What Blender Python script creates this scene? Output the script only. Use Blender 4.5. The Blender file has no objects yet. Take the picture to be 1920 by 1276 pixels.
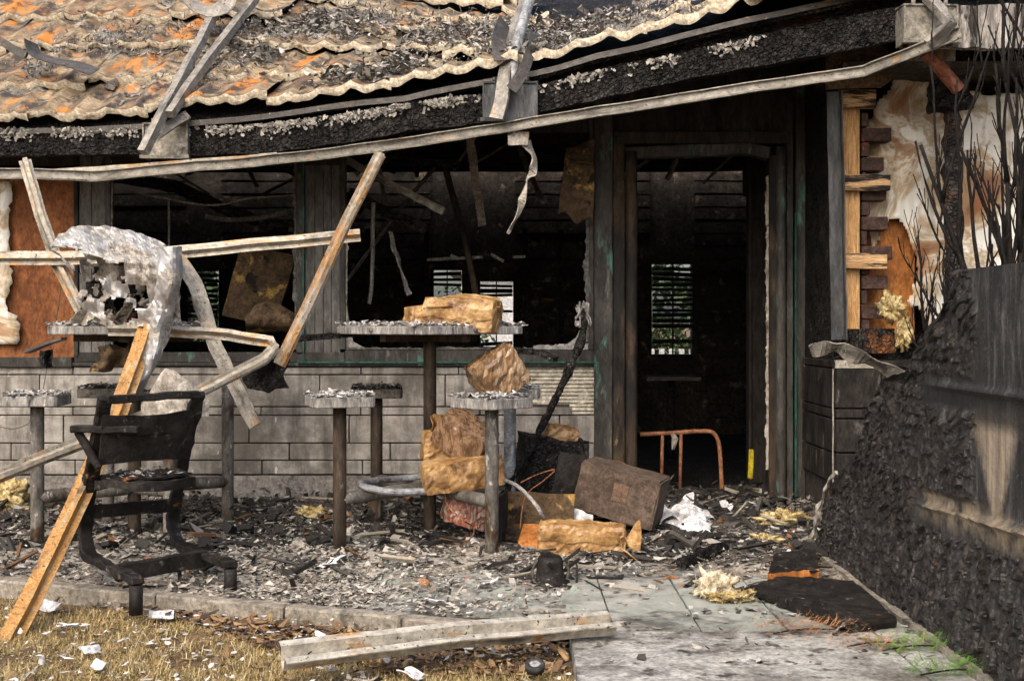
import bpy, math, random
import numpy as np
from mathutils import Vector, Matrix, noise as mn

random.seed(11)
rng = np.random.default_rng(11)
SC = bpy.context.scene
COL = SC.collection

# ---------------------------------------------------------------- camera, sky, sun, exposure
F, D0, HY, CH = 2420.0, 7.9, 610.0, 1.09          # focal length (px of the photo), wall distance, horizon row, eye height
cam_d = bpy.data.cameras.new('camera')
cam = bpy.data.objects.new('camera', cam_d)
COL.objects.link(cam)
cam.location = (0, -D0, CH)
cam.rotation_euler = (math.radians(90), 0, 0)
cam_d.sensor_width = 36.0
cam_d.lens = F / 1920 * 36.0
cam_d.shift_y = -(638 - HY) / 1920
cam_d.clip_end = 2000
SC.camera = cam

SUN_EL, SUN_AZ = math.radians(46), math.radians(203)   # azimuth clockwise from +Y (north): behind-left of the camera
world = bpy.data.worlds.new('World')
SC.world = world
world.use_nodes = True
wn = world.node_tree
bg = wn.nodes['Background']
sky = wn.nodes.new('ShaderNodeTexSky')
sky.sky_type = 'NISHITA'
sky.sun_disc = False
sky.sun_elevation = SUN_EL
sky.sun_rotation = SUN_AZ
sky.dust_density = 5.0
sky.air_density = 1.0
sky.ozone_density = 0.6
wn.links.new(sky.outputs[0], bg.inputs[0])
bg.inputs[1].default_value = 0.15
sun_d = bpy.data.lights.new('sun', 'SUN')
sun_d.energy = 1.1
sun_d.angle = math.radians(60)
sun_d.color = (1.0, 0.965, 0.915)
sun = bpy.data.objects.new('sun', sun_d)
COL.objects.link(sun)
sd = Vector((math.sin(SUN_AZ) * math.cos(SUN_EL), math.cos(SUN_AZ) * math.cos(SUN_EL), math.sin(SUN_EL)))
sun.rotation_euler = sd.to_track_quat('Z', 'Y').to_euler()
vs = SC.view_settings
vs.view_transform = 'Standard'
vs.look = 'None'
vs.gamma = 1.0
vs.use_curve_mapping = False
vs.exposure = 0.95
SC.cycles.use_denoising = True
SC.cycles.max_bounces = 4
SC.cycles.diffuse_bounces = 2
SC.cycles.glossy_bounces = 2
SC.cycles.transmission_bounces = 0
SC.cycles.volume_bounces = 0
SC.cycles.use_adaptive_sampling = True
SC.cycles.adaptive_threshold = 0.04

# ---------------------------------------------------------------- helpers
def P(px, py, Y):
    s = F / (Y + D0)
    return Vector(((px - 960) / s, Y, CH - (py - HY) / s))

def G(px, py, z=0.0):
    d = (CH - z) * F / (py - HY)
    return Vector(((px - 960) * d / F, d - D0, z))

def lerp(a, b, t):
    return a + (b - a) * t

def interp(x, pts):
    if x <= pts[0][0]:
        return pts[0][1]
    for (x0, y0), (x1, y1) in zip(pts, pts[1:]):
        if x <= x1:
            return lerp(y0, y1, (x - x0) / (x1 - x0))
    return pts[-1][1]

WL = {}                       # world offset of each parent

def tag(o, label=None, cat=None, group=None, kind=None):
    if label: o['label'] = label
    if cat: o['category'] = cat
    if group: o['group'] = group
    if kind: o['kind'] = kind
    return o

def thing(name, loc, label, cat, group=None):
    o = bpy.data.objects.new(name, None)
    o.empty_display_size = 0.1
    COL.objects.link(o)
    o.location = loc
    WL[o] = Vector(loc)
    return tag(o, label, cat, group)

def nz(p, f=1.0, seed=0.0):
    return mn.noise(Vector((p[0] * f + seed, p[1] * f - seed * 1.7, p[2] * f + seed * .6)))

def nzv(p, f=1.0, seed=0.0):
    return mn.noise_vector(Vector((p[0] * f + seed, p[1] * f - seed * 1.7, p[2] * f + seed * .6)))

def ridge(p, f=1.0, seed=0.0):
    return 1.0 - 2.0 * abs(nz(p, f, seed)) - .5

def facet(p, f=1.0, seed=0.0):
    d = mn.voronoi(Vector((p[0] * f + seed, p[1] * f - seed, p[2] * f + seed * .5)))[0]
    return d[1] - d[0]

_fold = random.Random(21)
FOLDS = [(Vector((_fold.gauss(0, 1), _fold.gauss(0, 1), _fold.gauss(0, 1))).normalized(), _fold.random()) for _ in range(48)]
def folds(p, f=3.0, seed=0, n=9):
    """sum of triangle waves in random directions: flat facets meeting in sharp creases"""
    s, a, k = 0.0, 1.0, f
    for i in range(n):
        d, ph = FOLDS[(i + int(seed) * 5) % 48]
        x = (d.x * p[0] + d.y * p[1] + d.z * p[2]) * k + ph + .25 * nz(p, f * .7, seed)
        s += a * (abs((x % 1.0) - .5) * 2 - .5); a *= .82; k *= 1.22
    return s * .45

class MB:
    """collects geometry for one mesh"""
    def __init__(self):
        self.v, self.f, self.m, self.s = [], [], [], []      # verts, faces, material index, sweep coords
        self.sm = []
    def add(self, verts, faces, mi=0, sw=None, smooth=False):
        b = len(self.v)
        self.v += [Vector(p) for p in verts]
        self.s += sw if sw else [(0., 0., 0.)] * len(verts)
        for k, fc in enumerate(faces):
            self.f.append([b + i for i in fc])
            self.m.append(mi[k] if isinstance(mi, (list, tuple)) else mi)
            self.sm.append(smooth)
        return self
    def box(self, a, b, mi=0):
        x0, y0, z0 = a; x1, y1, z1 = b
        vs_ = [(x0, y0, z0), (x1, y0, z0), (x1, y1, z0), (x0, y1, z0), (x0, y0, z1), (x1, y0, z1), (x1, y1, z1), (x0, y1, z1)]
        return self.add(vs_, [(0, 3, 2, 1), (4, 5, 6, 7), (0, 1, 5, 4), (1, 2, 6, 5), (2, 3, 7, 6), (3, 0, 4, 7)], mi)
    def gbox(self, size, n, M=None, amp=0.0, freq=8.0, seed=0.0, fn=None, mi=0, smooth=False):
        """welded subdivided box centred on the origin, roughened by noise, then moved by M"""
        sx, sy, sz = size; nx, ny, nz_ = n
        idx, verts, faces = {}, [], []
        def vid(i, j, k):
            key = (i, j, k)
            if key not in idx:
                idx[key] = len(verts)
                verts.append(Vector(((i / nx - .5) * sx, (j / ny - .5) * sy, (k / nz_ - .5) * sz)))
            return idx[key]
        for i in range(nx):
            for j in range(ny):
                faces.append((vid(i, j, 0), vid(i, j + 1, 0), vid(i + 1, j + 1, 0), vid(i + 1, j, 0)))
                faces.append((vid(i, j, nz_), vid(i + 1, j, nz_), vid(i + 1, j + 1, nz_), vid(i, j + 1, nz_)))
        for i in range(nx):
            for k in range(nz_):
                faces.append((vid(i, 0, k), vid(i + 1, 0, k), vid(i + 1, 0, k + 1), vid(i, 0, k + 1)))
                faces.append((vid(i, ny, k), vid(i, ny, k + 1), vid(i + 1, ny, k + 1), vid(i + 1, ny, k)))
        for j in range(ny):
            for k in range(nz_):
                faces.append((vid(0, j, k), vid(0, j, k + 1), vid(0, j + 1, k + 1), vid(0, j + 1, k)))
                faces.append((vid(nx, j, k), vid(nx, j + 1, k), vid(nx, j + 1, k + 1), vid(nx, j, k + 1)))
        out = []
        for p in verts:
            q = p.copy()
            if fn: q = fn(q)
            if amp: q = q + nzv(p, freq, seed) * amp + nzv(p, freq * 2.7, seed + 9) * amp * .4
            out.append(M @ q if M else q)
        return self.add(out, faces, mi, [(p.x, p.y, p.z) for p in verts], smooth)
    def sweep(self, path, prof, up=(0, 0, 1), twist=None, scale=None, closed=True, cap=True, mi=0, smooth=False, seed=0.0, amp=0.0, freq=10.0):
        """sweep a 2-D profile (u sideways, v up) along a path"""
        path = [Vector(p) for p in path]
        n, m = len(path), len(prof)
        up = Vector(up)
        acc, L = [0.0], 0.0
        for a, b in zip(path, path[1:]):
            L += (b - a).length; acc.append(L)
        per = [0.0]
        for a, b in zip(prof, prof[1:]):
            per.append(per[-1] + math.hypot(b[0] - a[0], b[1] - a[1]))
        vs_, sw = [], []
        for i, p in enumerate(path):
            t = (path[min(i + 1, n - 1)] - path[max(i - 1, 0)]).normalized()
            u_ = up
            if abs(t.dot(u_)) > .97: u_ = Vector((0, 1, 0)) if abs(t.y) < .9 else Vector((1, 0, 0))
            sd_ = t.cross(u_).normalized(); nu = sd_.cross(t)
            a = twist[i] if twist else 0.0
            c, s = math.cos(a), math.sin(a)
            k = scale[i] if scale else 1.0
            for j, (u, v) in enumerate(prof):
                uu, vv = (u * c - v * s) * k, (u * s + v * c) * k
                q = p + sd_ * uu + nu * vv
                if amp: q = q + nzv(q, freq, seed) * amp
                vs_.append(q); sw.append((acc[i] + seed, per[j], seed))
        fs = []
        mm = m if closed else m - 1
        for i in range(n - 1):
            for j in range(mm):
                a, b = i * m + j, i * m + (j + 1) % m
                fs.append((a, b, b + m, a + m))
        if cap and closed:
            fs.append(list(range(m))[::-1]); fs.append([(n - 1) * m + j for j in range(m)])
        return self.add(vs_, fs, mi, sw, smooth)
    def tube(self, path, r, n=10, **kw):
        prof = [(math.cos(2 * math.pi * i / n), math.sin(2 * math.pi * i / n)) for i in range(n)]
        sc = list(r) if isinstance(r, (list, tuple)) else [r] * len(path)
        kw.setdefault('smooth', True)
        return self.sweep(path, prof, scale=sc, **kw)
    def build(self, name, mats, parent=None, bevel=0.0, solid=0.0, origin=None):
        if not isinstance(mats, (list, tuple)): mats = [mats]
        if parent is not None:
            off = WL[parent]; 
        else:
            if origin is not None: off = Vector(origin)
            else:
                xs = [p.x for p in self.v]; ys = [p.y for p in self.v]; zs = [p.z for p in self.v]
                off = Vector(((min(xs) + max(xs)) / 2, (min(ys) + max(ys)) / 2, min(zs)))
        me = bpy.data.meshes.new(name)
        me.from_pydata([tuple(p - off) for p in self.v], [], self.f)
        for x in mats: me.materials.append(x)
        me.polygons.foreach_set('material_index', self.m)
        me.polygons.foreach_set('use_smooth', self.sm)
        at = me.attributes.new('sw', 'FLOAT_VECTOR', 'POINT')
        at.data.foreach_set('vector', np.array(self.s, dtype=np.float32).ravel())
        me.update()
        o = bpy.data.objects.new(name, me)
        COL.objects.link(o)
        if parent is not None:
            o.parent = parent
            WL[o] = WL[parent].copy()
        else:
            o.location = off; WL[o] = off.copy()
        if solid:
            md = o.modifiers.new('solid', 'SOLIDIFY'); md.thickness = solid; md.offset = 0
        if bevel:
            md = o.modifiers.new('bevel', 'BEVEL'); md.width = bevel; md.segments = 1; md.limit_method = 'ANGLE'; md.angle_limit = math.radians(40)
        return o

def np_mesh(name, verts, quads, mats, cols=None, parent=None, smooth=False, mi=None):
    me = bpy.data.meshes.new(name)
    nv, nq = len(verts), len(quads)
    me.vertices.add(nv); me.vertices.foreach_set('co', np.asarray(verts, np.float32).ravel())
    me.loops.add(nq * 4); me.polygons.add(nq)
    me.loops.foreach_set('vertex_index', np.asarray(quads, np.int32).ravel())
    me.polygons.foreach_set('loop_start', np.arange(nq, dtype=np.int32) * 4)
    me.polygons.foreach_set('use_smooth', np.full(nq, smooth))
    for x in (mats if isinstance(mats, (list, tuple)) else [mats]): me.materials.append(x)
    if mi is not None: me.polygons.foreach_set('material_index', np.asarray(mi, np.int32))
    if cols is not None:
        a = me.attributes.new('col', 'FLOAT_COLOR', 'POINT')
        c4 = np.ones((nv, 4), np.float32); c4[:, :3] = cols
        a.data.foreach_set('color', c4.ravel())
    me.update(calc_edges=True); me.validate()
    o = bpy.data.objects.new(name, me)
    COL.objects.link(o)
    if parent is not None: o.parent = parent
    return o

def strips(pos, L, W, curl, yaw, pitch, k=3, taper=0.3, twist=None, normal_tilt=None):
    """vectorised curled ribbons: returns verts, quads"""
    n = len(pos)
    dl = (L / k)[:, None]
    i = np.arange(k + 1)[None, :]
    ang = pitch[:, None] + curl[:, None] * (i / k)
    cx = np.concatenate([np.zeros((n, 1)), np.cumsum(np.cos(ang[:, :-1]) * dl, 1)], 1)
    cz = np.concatenate([np.zeros((n, 1)), np.cumsum(np.sin(ang[:, :-1]) * dl, 1)], 1)
    c, s = np.cos(yaw)[:, None], np.sin(yaw)[:, None]
    w = W[:, None] / 2 * (1 - (1 - taper) * (i / k) ** 1.5)
    w = w * rng.uniform(.6, 1.25, w.shape)
    tw = (twist[:, None] * (i / k)) if twist is not None else np.zeros((n, k + 1))
    px = pos[:, 0:1] + cx * c; py = pos[:, 1:2] + cx * s; pz = pos[:, 2:3] + cz
    sx, sy, sz = -s * np.cos(tw), c * np.cos(tw), np.sin(tw)
    v = np.empty((n, k + 1, 2, 3))
    v[..., 0, 0] = px + sx * w; v[..., 0, 1] = py + sy * w; v[..., 0, 2] = pz + sz * w
    v[..., 1, 0] = px - sx * w; v[..., 1, 1] = py - sy * w; v[..., 1, 2] = pz - sz * w
    base = (np.arange(n) * (k + 1) * 2)[:, None]
    q = []
    for j in range(k):
        q.append(np.concatenate([base + 2 * j, base + 2 * j + 1, base + 2 * j + 3, base + 2 * j + 2], 1))
    return v.reshape(-1, 3), np.concatenate(q, 0)

def flakes(pos, size, aspect, tilt, bend):
    """vectorised irregular six-sided chips, bent and tilted"""
    n = len(pos)
    a = (np.arange(6)[None, :] + rng.uniform(-.35, .35, (n, 6))) * math.pi / 3
    r = size[:, None] * rng.uniform(.5, 1.1, (n, 6))
    x, y = r * np.cos(a) * aspect[:, None], r * np.sin(a)
    tx, ty = rng.uniform(-1, 1, (n, 1)) * tilt[:, None], rng.uniform(-1, 1, (n, 1)) * tilt[:, None]
    z = np.abs(x) * bend[:, None] + x * tx + y * ty
    yw = rng.uniform(0, 6.28, (n, 1)); c, s = np.cos(yw), np.sin(yw)
    v = np.stack([pos[:, 0:1] + x * c - y * s, pos[:, 1:2] + x * s + y * c, pos[:, 2:3] + z], -1)
    b = (np.arange(n) * 6)[:, None]
    return v.reshape(-1, 3), np.concatenate([b + np.array([[0, 1, 2, 3]]), b + np.array([[0, 3, 4, 5]])], 0)

def pick_cols(n, per, palette, jitter=.15):
    pal = np.array([p[:3] for p in palette]); w = np.array([p[3] for p in palette]); w = w / w.sum()
    c = pal[rng.choice(len(pal), n, p=w)] * rng.uniform(1 - jitter, 1 + jitter, (n, 1))
    return np.repeat(c, per, 0)

def dense(path, step=.06):
    out = [Vector(path[0])]
    for a, b in zip(path, path[1:]):
        a, b = Vector(a), Vector(b)
        m = max(1, int((b - a).length / step))
        for i in range(1, m + 1): out.append(a.lerp(b, i / m))
    return out

def smoothpath(pts, sub=6):
    pts = [Vector(p) for p in pts]
    out = []
    for i in range(len(pts) - 1):
        p0 = pts[max(i - 1, 0)]; p1 = pts[i]; p2 = pts[i + 1]; p3 = pts[min(i + 2, len(pts) - 1)]
        for k in range(sub):
            t = k / sub
            out.append(.5 * ((2 * p1) + (p2 - p0) * t + (2 * p0 - 5 * p1 + 4 * p2 - p3) * t * t + (3 * p1 - p0 - 3 * p2 + p3) * t ** 3))
    out.append(pts[-1])
    return out

def rect(w, h):
    return [(-w / 2, -h / 2), (w / 2, -h / 2), (w / 2, h / 2), (-w / 2, h / 2)]

def channel(w, h, t=.004, lip=0.0):
    """C section: web w wide facing +v, flanges hanging h"""
    a = w / 2
    return [(-a, -h), (-a, 0), (a, 0), (a, -h), (a - t, -h), (a - t, -t), (-a + t, -t), (-a + t, -h)]

def hat(w, h, l, t=.004):
    """open hat section"""
    a = w / 2
    o = [(-a - l, 0), (-a, 0), (-a * .7, h), (a * .7, h), (a, 0), (a + l, 0)]
    return o + [(x, y - t) for x, y in o[::-1]]

def basis(loc, x, z=(0, 0, 1)):
    x = Vector(x).normalized(); z = Vector(z)
    y = z.cross(x).normalized(); z = x.cross(y)
    return Matrix(((x.x, y.x, z.x, loc[0]), (x.y, y.y, z.y, loc[1]), (x.z, y.z, z.z, loc[2]), (0, 0, 0, 1)))

def rotm(loc, rx=0, ry=0, rz=0):
    from mathutils import Euler
    return Matrix.Translation(loc) @ Euler((math.radians(rx), math.radians(ry), math.radians(rz))).to_matrix().to_4x4()

# ---------------------------------------------------------------- materials
class NT:
    def __init__(self, name):
        self.m = bpy.data.materials.new(name); self.m.use_nodes = True
        self.t = self.m.node_tree; self.b = self.t.nodes['Principled BSDF']
    def n(self, typ): return self.t.nodes.new('ShaderNode' + typ)
    def l(self, a, b): self.t.links.new(a, b)
    def put(self, sock, x):
        if isinstance(x, bpy.types.NodeSocket): self.l(x, sock)
        elif isinstance(x, tuple) and len(x) == 3 and sock.type == 'RGBA': sock.default_value = (*x, 1)
        else: sock.default_value = x
    def obj(self): return self.n('TexCoord').outputs['Object']
    def gen(self): return self.n('TexCoord').outputs['Generated']
    def pos(self): return self.n('NewGeometry').outputs['Position']
    def nrm(self): return self.n('NewGeometry').outputs['Normal']
    def attr(self, a, out='Vector'):
        x = self.n('Attribute'); x.attribute_name = a; return x.outputs[out]
    def rnd(self): return self.n('ObjectInfo').outputs['Random']
    def scl(self, v, s):
        x = self.n('Mapping'); self.l(v, x.inputs['Vector']); self.put(x.inputs['Scale'], s); return x.outputs[0]
    def shift(self, v, off):
        x = self.n('VectorMath'); x.operation = 'ADD'; self.l(v, x.inputs[0]); self.put(x.inputs[1], off); return x.outputs[0]
    def noise(self, v, s, d=6, r=.6, dist=0.0, out=0):
        x = self.n('TexNoise'); self.l(v, x.inputs['Vector']); x.inputs['Scale'].default_value = s
        x.inputs['Detail'].default_value = min(d, 5); x.inputs['Roughness'].default_value = r; x.inputs['Distortion'].default_value = dist
        return x.outputs[out]
    def voro(self, v, s, feat='F1', out='Distance', rand=1.0):
        x = self.n('TexVoronoi'); x.feature = feat; self.l(v, x.inputs['Vector']); x.inputs['Scale'].default_value = s
        x.inputs['Randomness'].default_value = rand
        return x.outputs[out]
    def wave(self, v, s, dist=2.0, d=3.0, axis='X'):
        x = self.n('TexWave'); x.bands_direction = axis; self.l(v, x.inputs['Vector']); x.inputs['Scale'].default_value = s
        x.inputs['Distortion'].default_value = dist; x.inputs['Detail'].default_value = d
        return x.outputs['Fac']
    def ramp(self, f, stops, interp_='LINEAR'):
        x = self.n('ValToRGB'); self.l(f, x.inputs[0]); cr = x.color_ramp; cr.interpolation = interp_
        while len(cr.elements) < len(stops): cr.elements.new(0.5)
        for e, (p, c) in zip(cr.elements, stops):
            e.position = p; e.color = (c, c, c, 1) if isinstance(c, (int, float)) else (*c, 1)
        return x.outputs[0]
    def step(self, f, a, b):
        x = self.n('MapRange'); self.l(f, x.inputs[0]); x.inputs[1].default_value = a; x.inputs[2].default_value = b; return x.outputs[0]
    def rng(self, f, a, b, c, d):
        x = self.n('MapRange'); self.l(f, x.inputs[0])
        for i, q in enumerate((a, b, c, d)): x.inputs[1 + i].default_value = q
        return x.outputs[0]
    def mul(self, col, f):
        x = self.n('VectorMath'); x.operation = 'SCALE'; self.l(col, x.inputs[0]); self.put(x.inputs['Scale'], f); return x.outputs[0]
    def mix(self, f, a, b, mode='MIX'):
        x = self.n('Mix'); x.data_type = 'RGBA'; x.blend_type = mode
        self.put(x.inputs[0], f); self.put(x.inputs[6], a); self.put(x.inputs[7], b); return x.outputs[2]
    def math(self, op, a, b=0.0, clamp=False):
        x = self.n('Math'); x.operation = op; x.use_clamp = clamp; self.put(x.inputs[0], a); self.put(x.inputs[1], b); return x.outputs[0]
    def sep(self, v, i):
        x = self.n('SeparateXYZ'); self.l(v, x.inputs[0]); return x.outputs[i]
    def bump(self, h, dist=.01, strength=1.0, prev=None):
        x = self.n('Bump'); self.l(h, x.inputs['Height']); x.inputs['Distance'].default_value = dist; x.inputs['Strength'].default_value = strength
        if prev: self.l(prev, x.inputs['Normal'])
        return x.outputs[0]
    def done(self, col, rough=.8, metal=0.0, nrm=None, spec=.4):
        self.put(self.b.inputs['Base Color'], col); self.put(self.b.inputs['Roughness'], rough); self.put(self.b.inputs['Metallic'], metal)
        self.put(self.b.inputs['Specular IOR Level'], spec)
        if nrm: self.l(nrm, self.b.inputs['Normal'])
        return self.m

def M_char(name, cell=45, tone=1.0, ash=.25, brown=0.0, stretch=(1, 1, 1)):
    k = NT(name); o = k.scl(k.obj(), stretch) if stretch != (1, 1, 1) else k.obj()
    v = k.n('TexVoronoi'); v.feature = 'F1'; k.l(k.shift(o, k.math('MULTIPLY', k.noise(o, 22, 2), .03)), v.inputs['Vector']); v.inputs['Scale'].default_value = cell
    e = k.voro(o, cell * .8, 'DISTANCE_TO_EDGE')
    n1 = k.noise(o, 8, 5, .7); n2 = k.noise(o, 55, 4, .7)
    c = k.ramp(n1, [(.3, tuple(.006 * tone * x for x in (1, .9, .82))), (.55, tuple(.016 * tone * x for x in (1, .9, .82))), (.75, tuple(.045 * tone * x for x in (1, .92, .84)))])
    c = k.mul(c, k.rng(k.sep(v.outputs['Color'], 0), 0, 1, .35, 2.1))
    c = k.mix(k.math('MULTIPLY', k.step(n2, .60, .72), ash), c, (.30, .28, .255))
    if brown:
        c = k.mix(k.math('MULTIPLY', k.step(k.noise(k.shift(o, (9, 1, 2)), 4, 4), .56, .64), brown), c, (.22, .085, .03))
    h = k.math('ADD', k.math('MULTIPLY', k.step(e, 0, .14), .8), k.math('SUBTRACT', k.math('MULTIPLY', n2, .5), k.math('MULTIPLY', v.outputs['Distance'], .6)))
    return k.done(c, k.ramp(n2, [(.3, .5), (.7, .85)]), nrm=k.bump(h, .014, 1.0), spec=.12)

def M_rustmetal(name, base=(.24, .215, .175), rust=.5, dark=.4, seed=0.0):
    """galvanised profile: dull oxide, orange rust patches, soot and ash; uses sweep coords"""
    k = NT(name); a = k.shift(k.attr('sw'), (seed, seed * 2, 0)); o = k.obj()
    s = k.scl(a, (4.5, 16, 1)); n1 = k.noise(s, 1.0, 5, .7, .6); n4 = k.noise(k.shift(s, (7, 3, 1)), .7, 5, .65, .4)
    n2 = k.noise(o, 26, 5, .7); n3 = k.noise(o, 85, 4, .7)
    c = k.ramp(n2, [(.3, tuple(x * .55 for x in base)), (.5, base), (.68, tuple(min(1, x * 1.5) for x in base))])
    r = k.ramp(n3, [(.3, (.20, .085, .022)), (.5, (.44, .22, .06)), (.7, (.60, .37, .13))])
    c = k.mix(k.math('MULTIPLY', k.step(n1, .64 - rust * .25, .72 - rust * .25), .9), c, r)
    c = k.mix(k.math('MULTIPLY', k.step(n4, .58 - dark * .12, .70 - dark * .12), .8), c, (.05, .043, .037))
    c = k.mix(k.step(k.noise(o, 60, 3), .63, .68), c, (.04, .035, .03))
    c = k.mix(k.step(k.noise(k.shift(o, (3, 3, 9)), 34, 4, .7), .66, .72), c, (.48, .45, .40))
    return k.done(c, k.ramp(n3, [(.3, .42), (.7, .75)]), .3, k.bump(n3, .003, .7, k.bump(n2, .004, .5)))

def M_block():
    k = NT('sooty_block'); o = k.obj(); p = k.pos()
    n1 = k.noise(p, 1.6, 7, .65); n2 = k.noise(p, 90, 6, .75); sp = k.voro(p, 160, out='Distance')
    c = k.ramp(k.noise(p, 14, 8, .7), [(.3, (.17, .155, .135)), (.5, (.29, .268, .235)), (.7, (.42, .39, .345))])
    c = k.mix(k.ramp(k.rnd(), [(0, 0.0), (1, .35)]), c, (.155, .137, .117))
    c = k.mix(k.step(n2, .6, .7), c, (.42, .39, .34)); c = k.mix(k.step(n2, .40, .32), c, (.11, .095, .08))
    st = k.noise(k.scl(p, (9, 9, 1.3)), 1.0, 7, .7)
    c = k.mix(k.math('MULTIPLY', k.step(st, .46, .66), .8), c, (.07, .06, .05))
    c = k.mix(k.math('MULTIPLY', k.step(n1, .47, .60), .8), c, (.058, .049, .04))
    c = k.mix(k.step(k.noise(k.scl(p, (30, 30, 12)), 1, 3, .5), .71, .74), c, (.5, .47, .42))
    return k.done(c, .9, nrm=k.bump(n2, .002, .7, k.bump(sp, .0012, .6)))

def M_rooftile():
    k = NT('roof_tile_coating'); o = k.obj(); a = k.attr('sw'); p = k.pos()
    sl = k.scl(a, (6, 2.2, 1))
    n0 = k.noise(p, 140, 6, .75); n1 = k.noise(p, 2.6, 8, .68, .5); n2 = k.noise(k.shift(p, (4, 9, 2)), 5.5, 8, .7, .6); n3 = k.noise(sl, 1.0, 7, .66, .3)
    c = k.ramp(k.noise(p, 8, 8, .72), [(.3, (.075, .055, .036)), (.45, (.175, .128, .078)), (.58, (.31, .235, .145)), (.72, (.50, .41, .27))])
    c = k.mix(k.math('MULTIPLY', k.step(n3, .5, .62), .8), c, (.12, .062, .036))
    orange = k.mix(k.noise(p, 22, 5, .6), (.30, .105, .022), (.60, .23, .04))
    c = k.mix(k.step(k.noise(k.shift(sl, (5, 5, 5)), .8, 7, .6, .5), .552, .61), c, orange)
    c = k.mix(k.math('MULTIPLY', k.step(n2, .50, .60), .9), c, (.03, .027, .026))
    c = k.mix(k.math('MULTIPLY', k.step(n1, .60, .70), .8), c, (.42, .37, .30))
    c = k.mix(k.step(k.noise(p, 55, 4, .6), .63, .7), c, (.03, .027, .025))
    c = k.mix(k.step(k.noise(k.shift(p, (1, 1, 8)), 70, 4, .6), .66, .72), c, (.5, .46, .4))
    return k.done(c, .92, nrm=k.bump(n0, .004, .8, k.bump(n2, .004, .6)))

def M_simple(name, c0, c1, scale=20, rough=.8, metal=0., bump=.003, spots=None, stretch=(1, 1, 1), fine=75, wear=None, con=1.0):
    k = NT(name); o = k.scl(k.obj(), stretch) if stretch != (1, 1, 1) else k.obj()
    n = k.noise(o, scale, 5, .65, .2); m = k.noise(k.shift(o, (2, 4, 6)), max(scale * 2.6, 24), 4, .7); f = k.noise(o, fine, 3, .7)
    c = k.ramp(n, [(.3, c0), (.7, c1)])
    if wear:
        wc, lo, hi, ws = wear
        c = k.mix(k.step(k.noise(k.shift(o, (5, 2, 8)), ws, 5, .68, .4), lo, hi), c, wc)
    if spots:
        sc_, lo, hi, ss = spots
        c = k.mix(k.step(k.noise(k.shift(o, (1, 7, 3)), ss, 4, .6), lo, hi), c, sc_)
    c = k.mul(c, k.math('MULTIPLY', k.rng(m, .3, .7, 1 - .5 * con, 1 + .4 * con), k.rng(f, .3, .7, 1 - .35 * con, 1 + .3 * con)))
    return k.done(c, rough, metal, k.bump(k.math('ADD', k.math('MULTIPLY', m, .7), k.math('MULTIPLY', f, .3)), bump * 2.2, .8), spec=.15)

def M_attr(name, rough=.85, fine=150, sub=None):
    k = NT(name); p = k.pos()
    c = k.attr('col', 'Color')
    f = k.noise(p, fine, 5, .7)
    c = k.mix(k.step(f, .35, .75), c, k.mix(.6, c, (0.0, 0.0, 0.0)))
    k.done(c, rough, nrm=k.bump(f, .002, .6))
    return k.m

def M_kraft(name, burn=.5, tone=1.0, seed=0.0):
    k = NT(name); o = k.shift(k.obj(), (seed, seed, seed))
    n1 = k.noise(o, 9, 5, .7, .2); n2 = k.noise(o, 60, 4, .7); n3 = k.noise(k.shift(o, (4, 1, 6)), 10, 5, .72, .3); wr = k.noise(o, 24, 4, .6, .6)
    c = k.ramp(n1, [(.32, (.15 * tone, .068 * tone, .02 * tone)), (.5, (.34 * tone, .19 * tone, .068 * tone)), (.66, (.58 * tone, .38 * tone, .18 * tone))])
    c = k.mix(k.math('MULTIPLY', k.step(n3, .66 - burn * .2, .74 - burn * .14), .88), c, k.mix(n2, (.13, .05, .014), (.03, .016, .009)))
    c = k.mul(c, k.rng(n2, .3, .7, .75, 1.2))
    return k.done(c, .48, nrm=k.bump(wr, .010, .6), spec=.45)

def M_wrap(name, cols, seed=0.0, scale=9.0):
    """shrink-wrapped printed sheets: streaked colours under shiny crinkled film"""
    k = NT(name); o = k.shift(k.obj(), (seed, 0, 0))
    s = k.noise(k.scl(o, (scale * 4, scale * 4, scale * .5)), 1., 4, .7, .3); n = k.noise(o, 9, 5, .7, .8)
    c = k.ramp(s, [(.28 + .5 * i / max(1, len(cols) - 1), q) for i, q in enumerate(cols)])
    c = k.mix(k.math('MULTIPLY', k.step(n, .5, .62), .8), c, (.055, .026, .012))
    return k.done(c, .22, nrm=k.bump(k.noise(k.scl(o, (22, 22, 5)), 1., 3, .6, 1.5), .02, .7), spec=.6)

MT = {}
MT['char'] = M_char('charred_wood')
MT['char_fine'] = M_char('charred_wood_fine', cell=80, ash=.4)
MT['char_grain'] = M_char('charred_timber', cell=50, tone=1.3, ash=.5, brown=.25, stretch=(.5, 1, 1))
MT['char_brown'] = M_char('half_burnt_wood', cell=60, tone=1.2, ash=.3, brown=.8)
MT['soot'] = M_simple('soot_black', (.016, .0135, .011), (.075, .062, .05), 3, .9, spots=((.2, .155, .115), .60, .70, 7), con=1.4)
MT['soot_board'] = M_simple('sooty_boards', (.013, .011, .01), (.05, .043, .036), 6, .8, spots=((.10, .085, .07), .66, .76, 22), stretch=(1, 1, .3))
MT['char_smooth'] = M_simple('smooth_charred_wood', (.007, .006, .005), (.028, .024, .021), 9, .6, bump=.004, wear=((.15, .135, .12), .60, .72, 18), spots=((.24, .10, .04), .66, .70, 6))
MT['soot_tile'] = M_simple('sooted_tile', (.008, .007, .006), (.035, .03, .026), 5, .6, bump=.0025, wear=((.13, .115, .10), .58, .70, 9), stretch=(1.4, 1.4, .5), con=1.3)
MT['wrap_red'] = M_wrap('printed_film', [(.13, .035, .018), (.30, .19, .11), (.09, .04, .02), (.42, .32, .22)])
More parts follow.
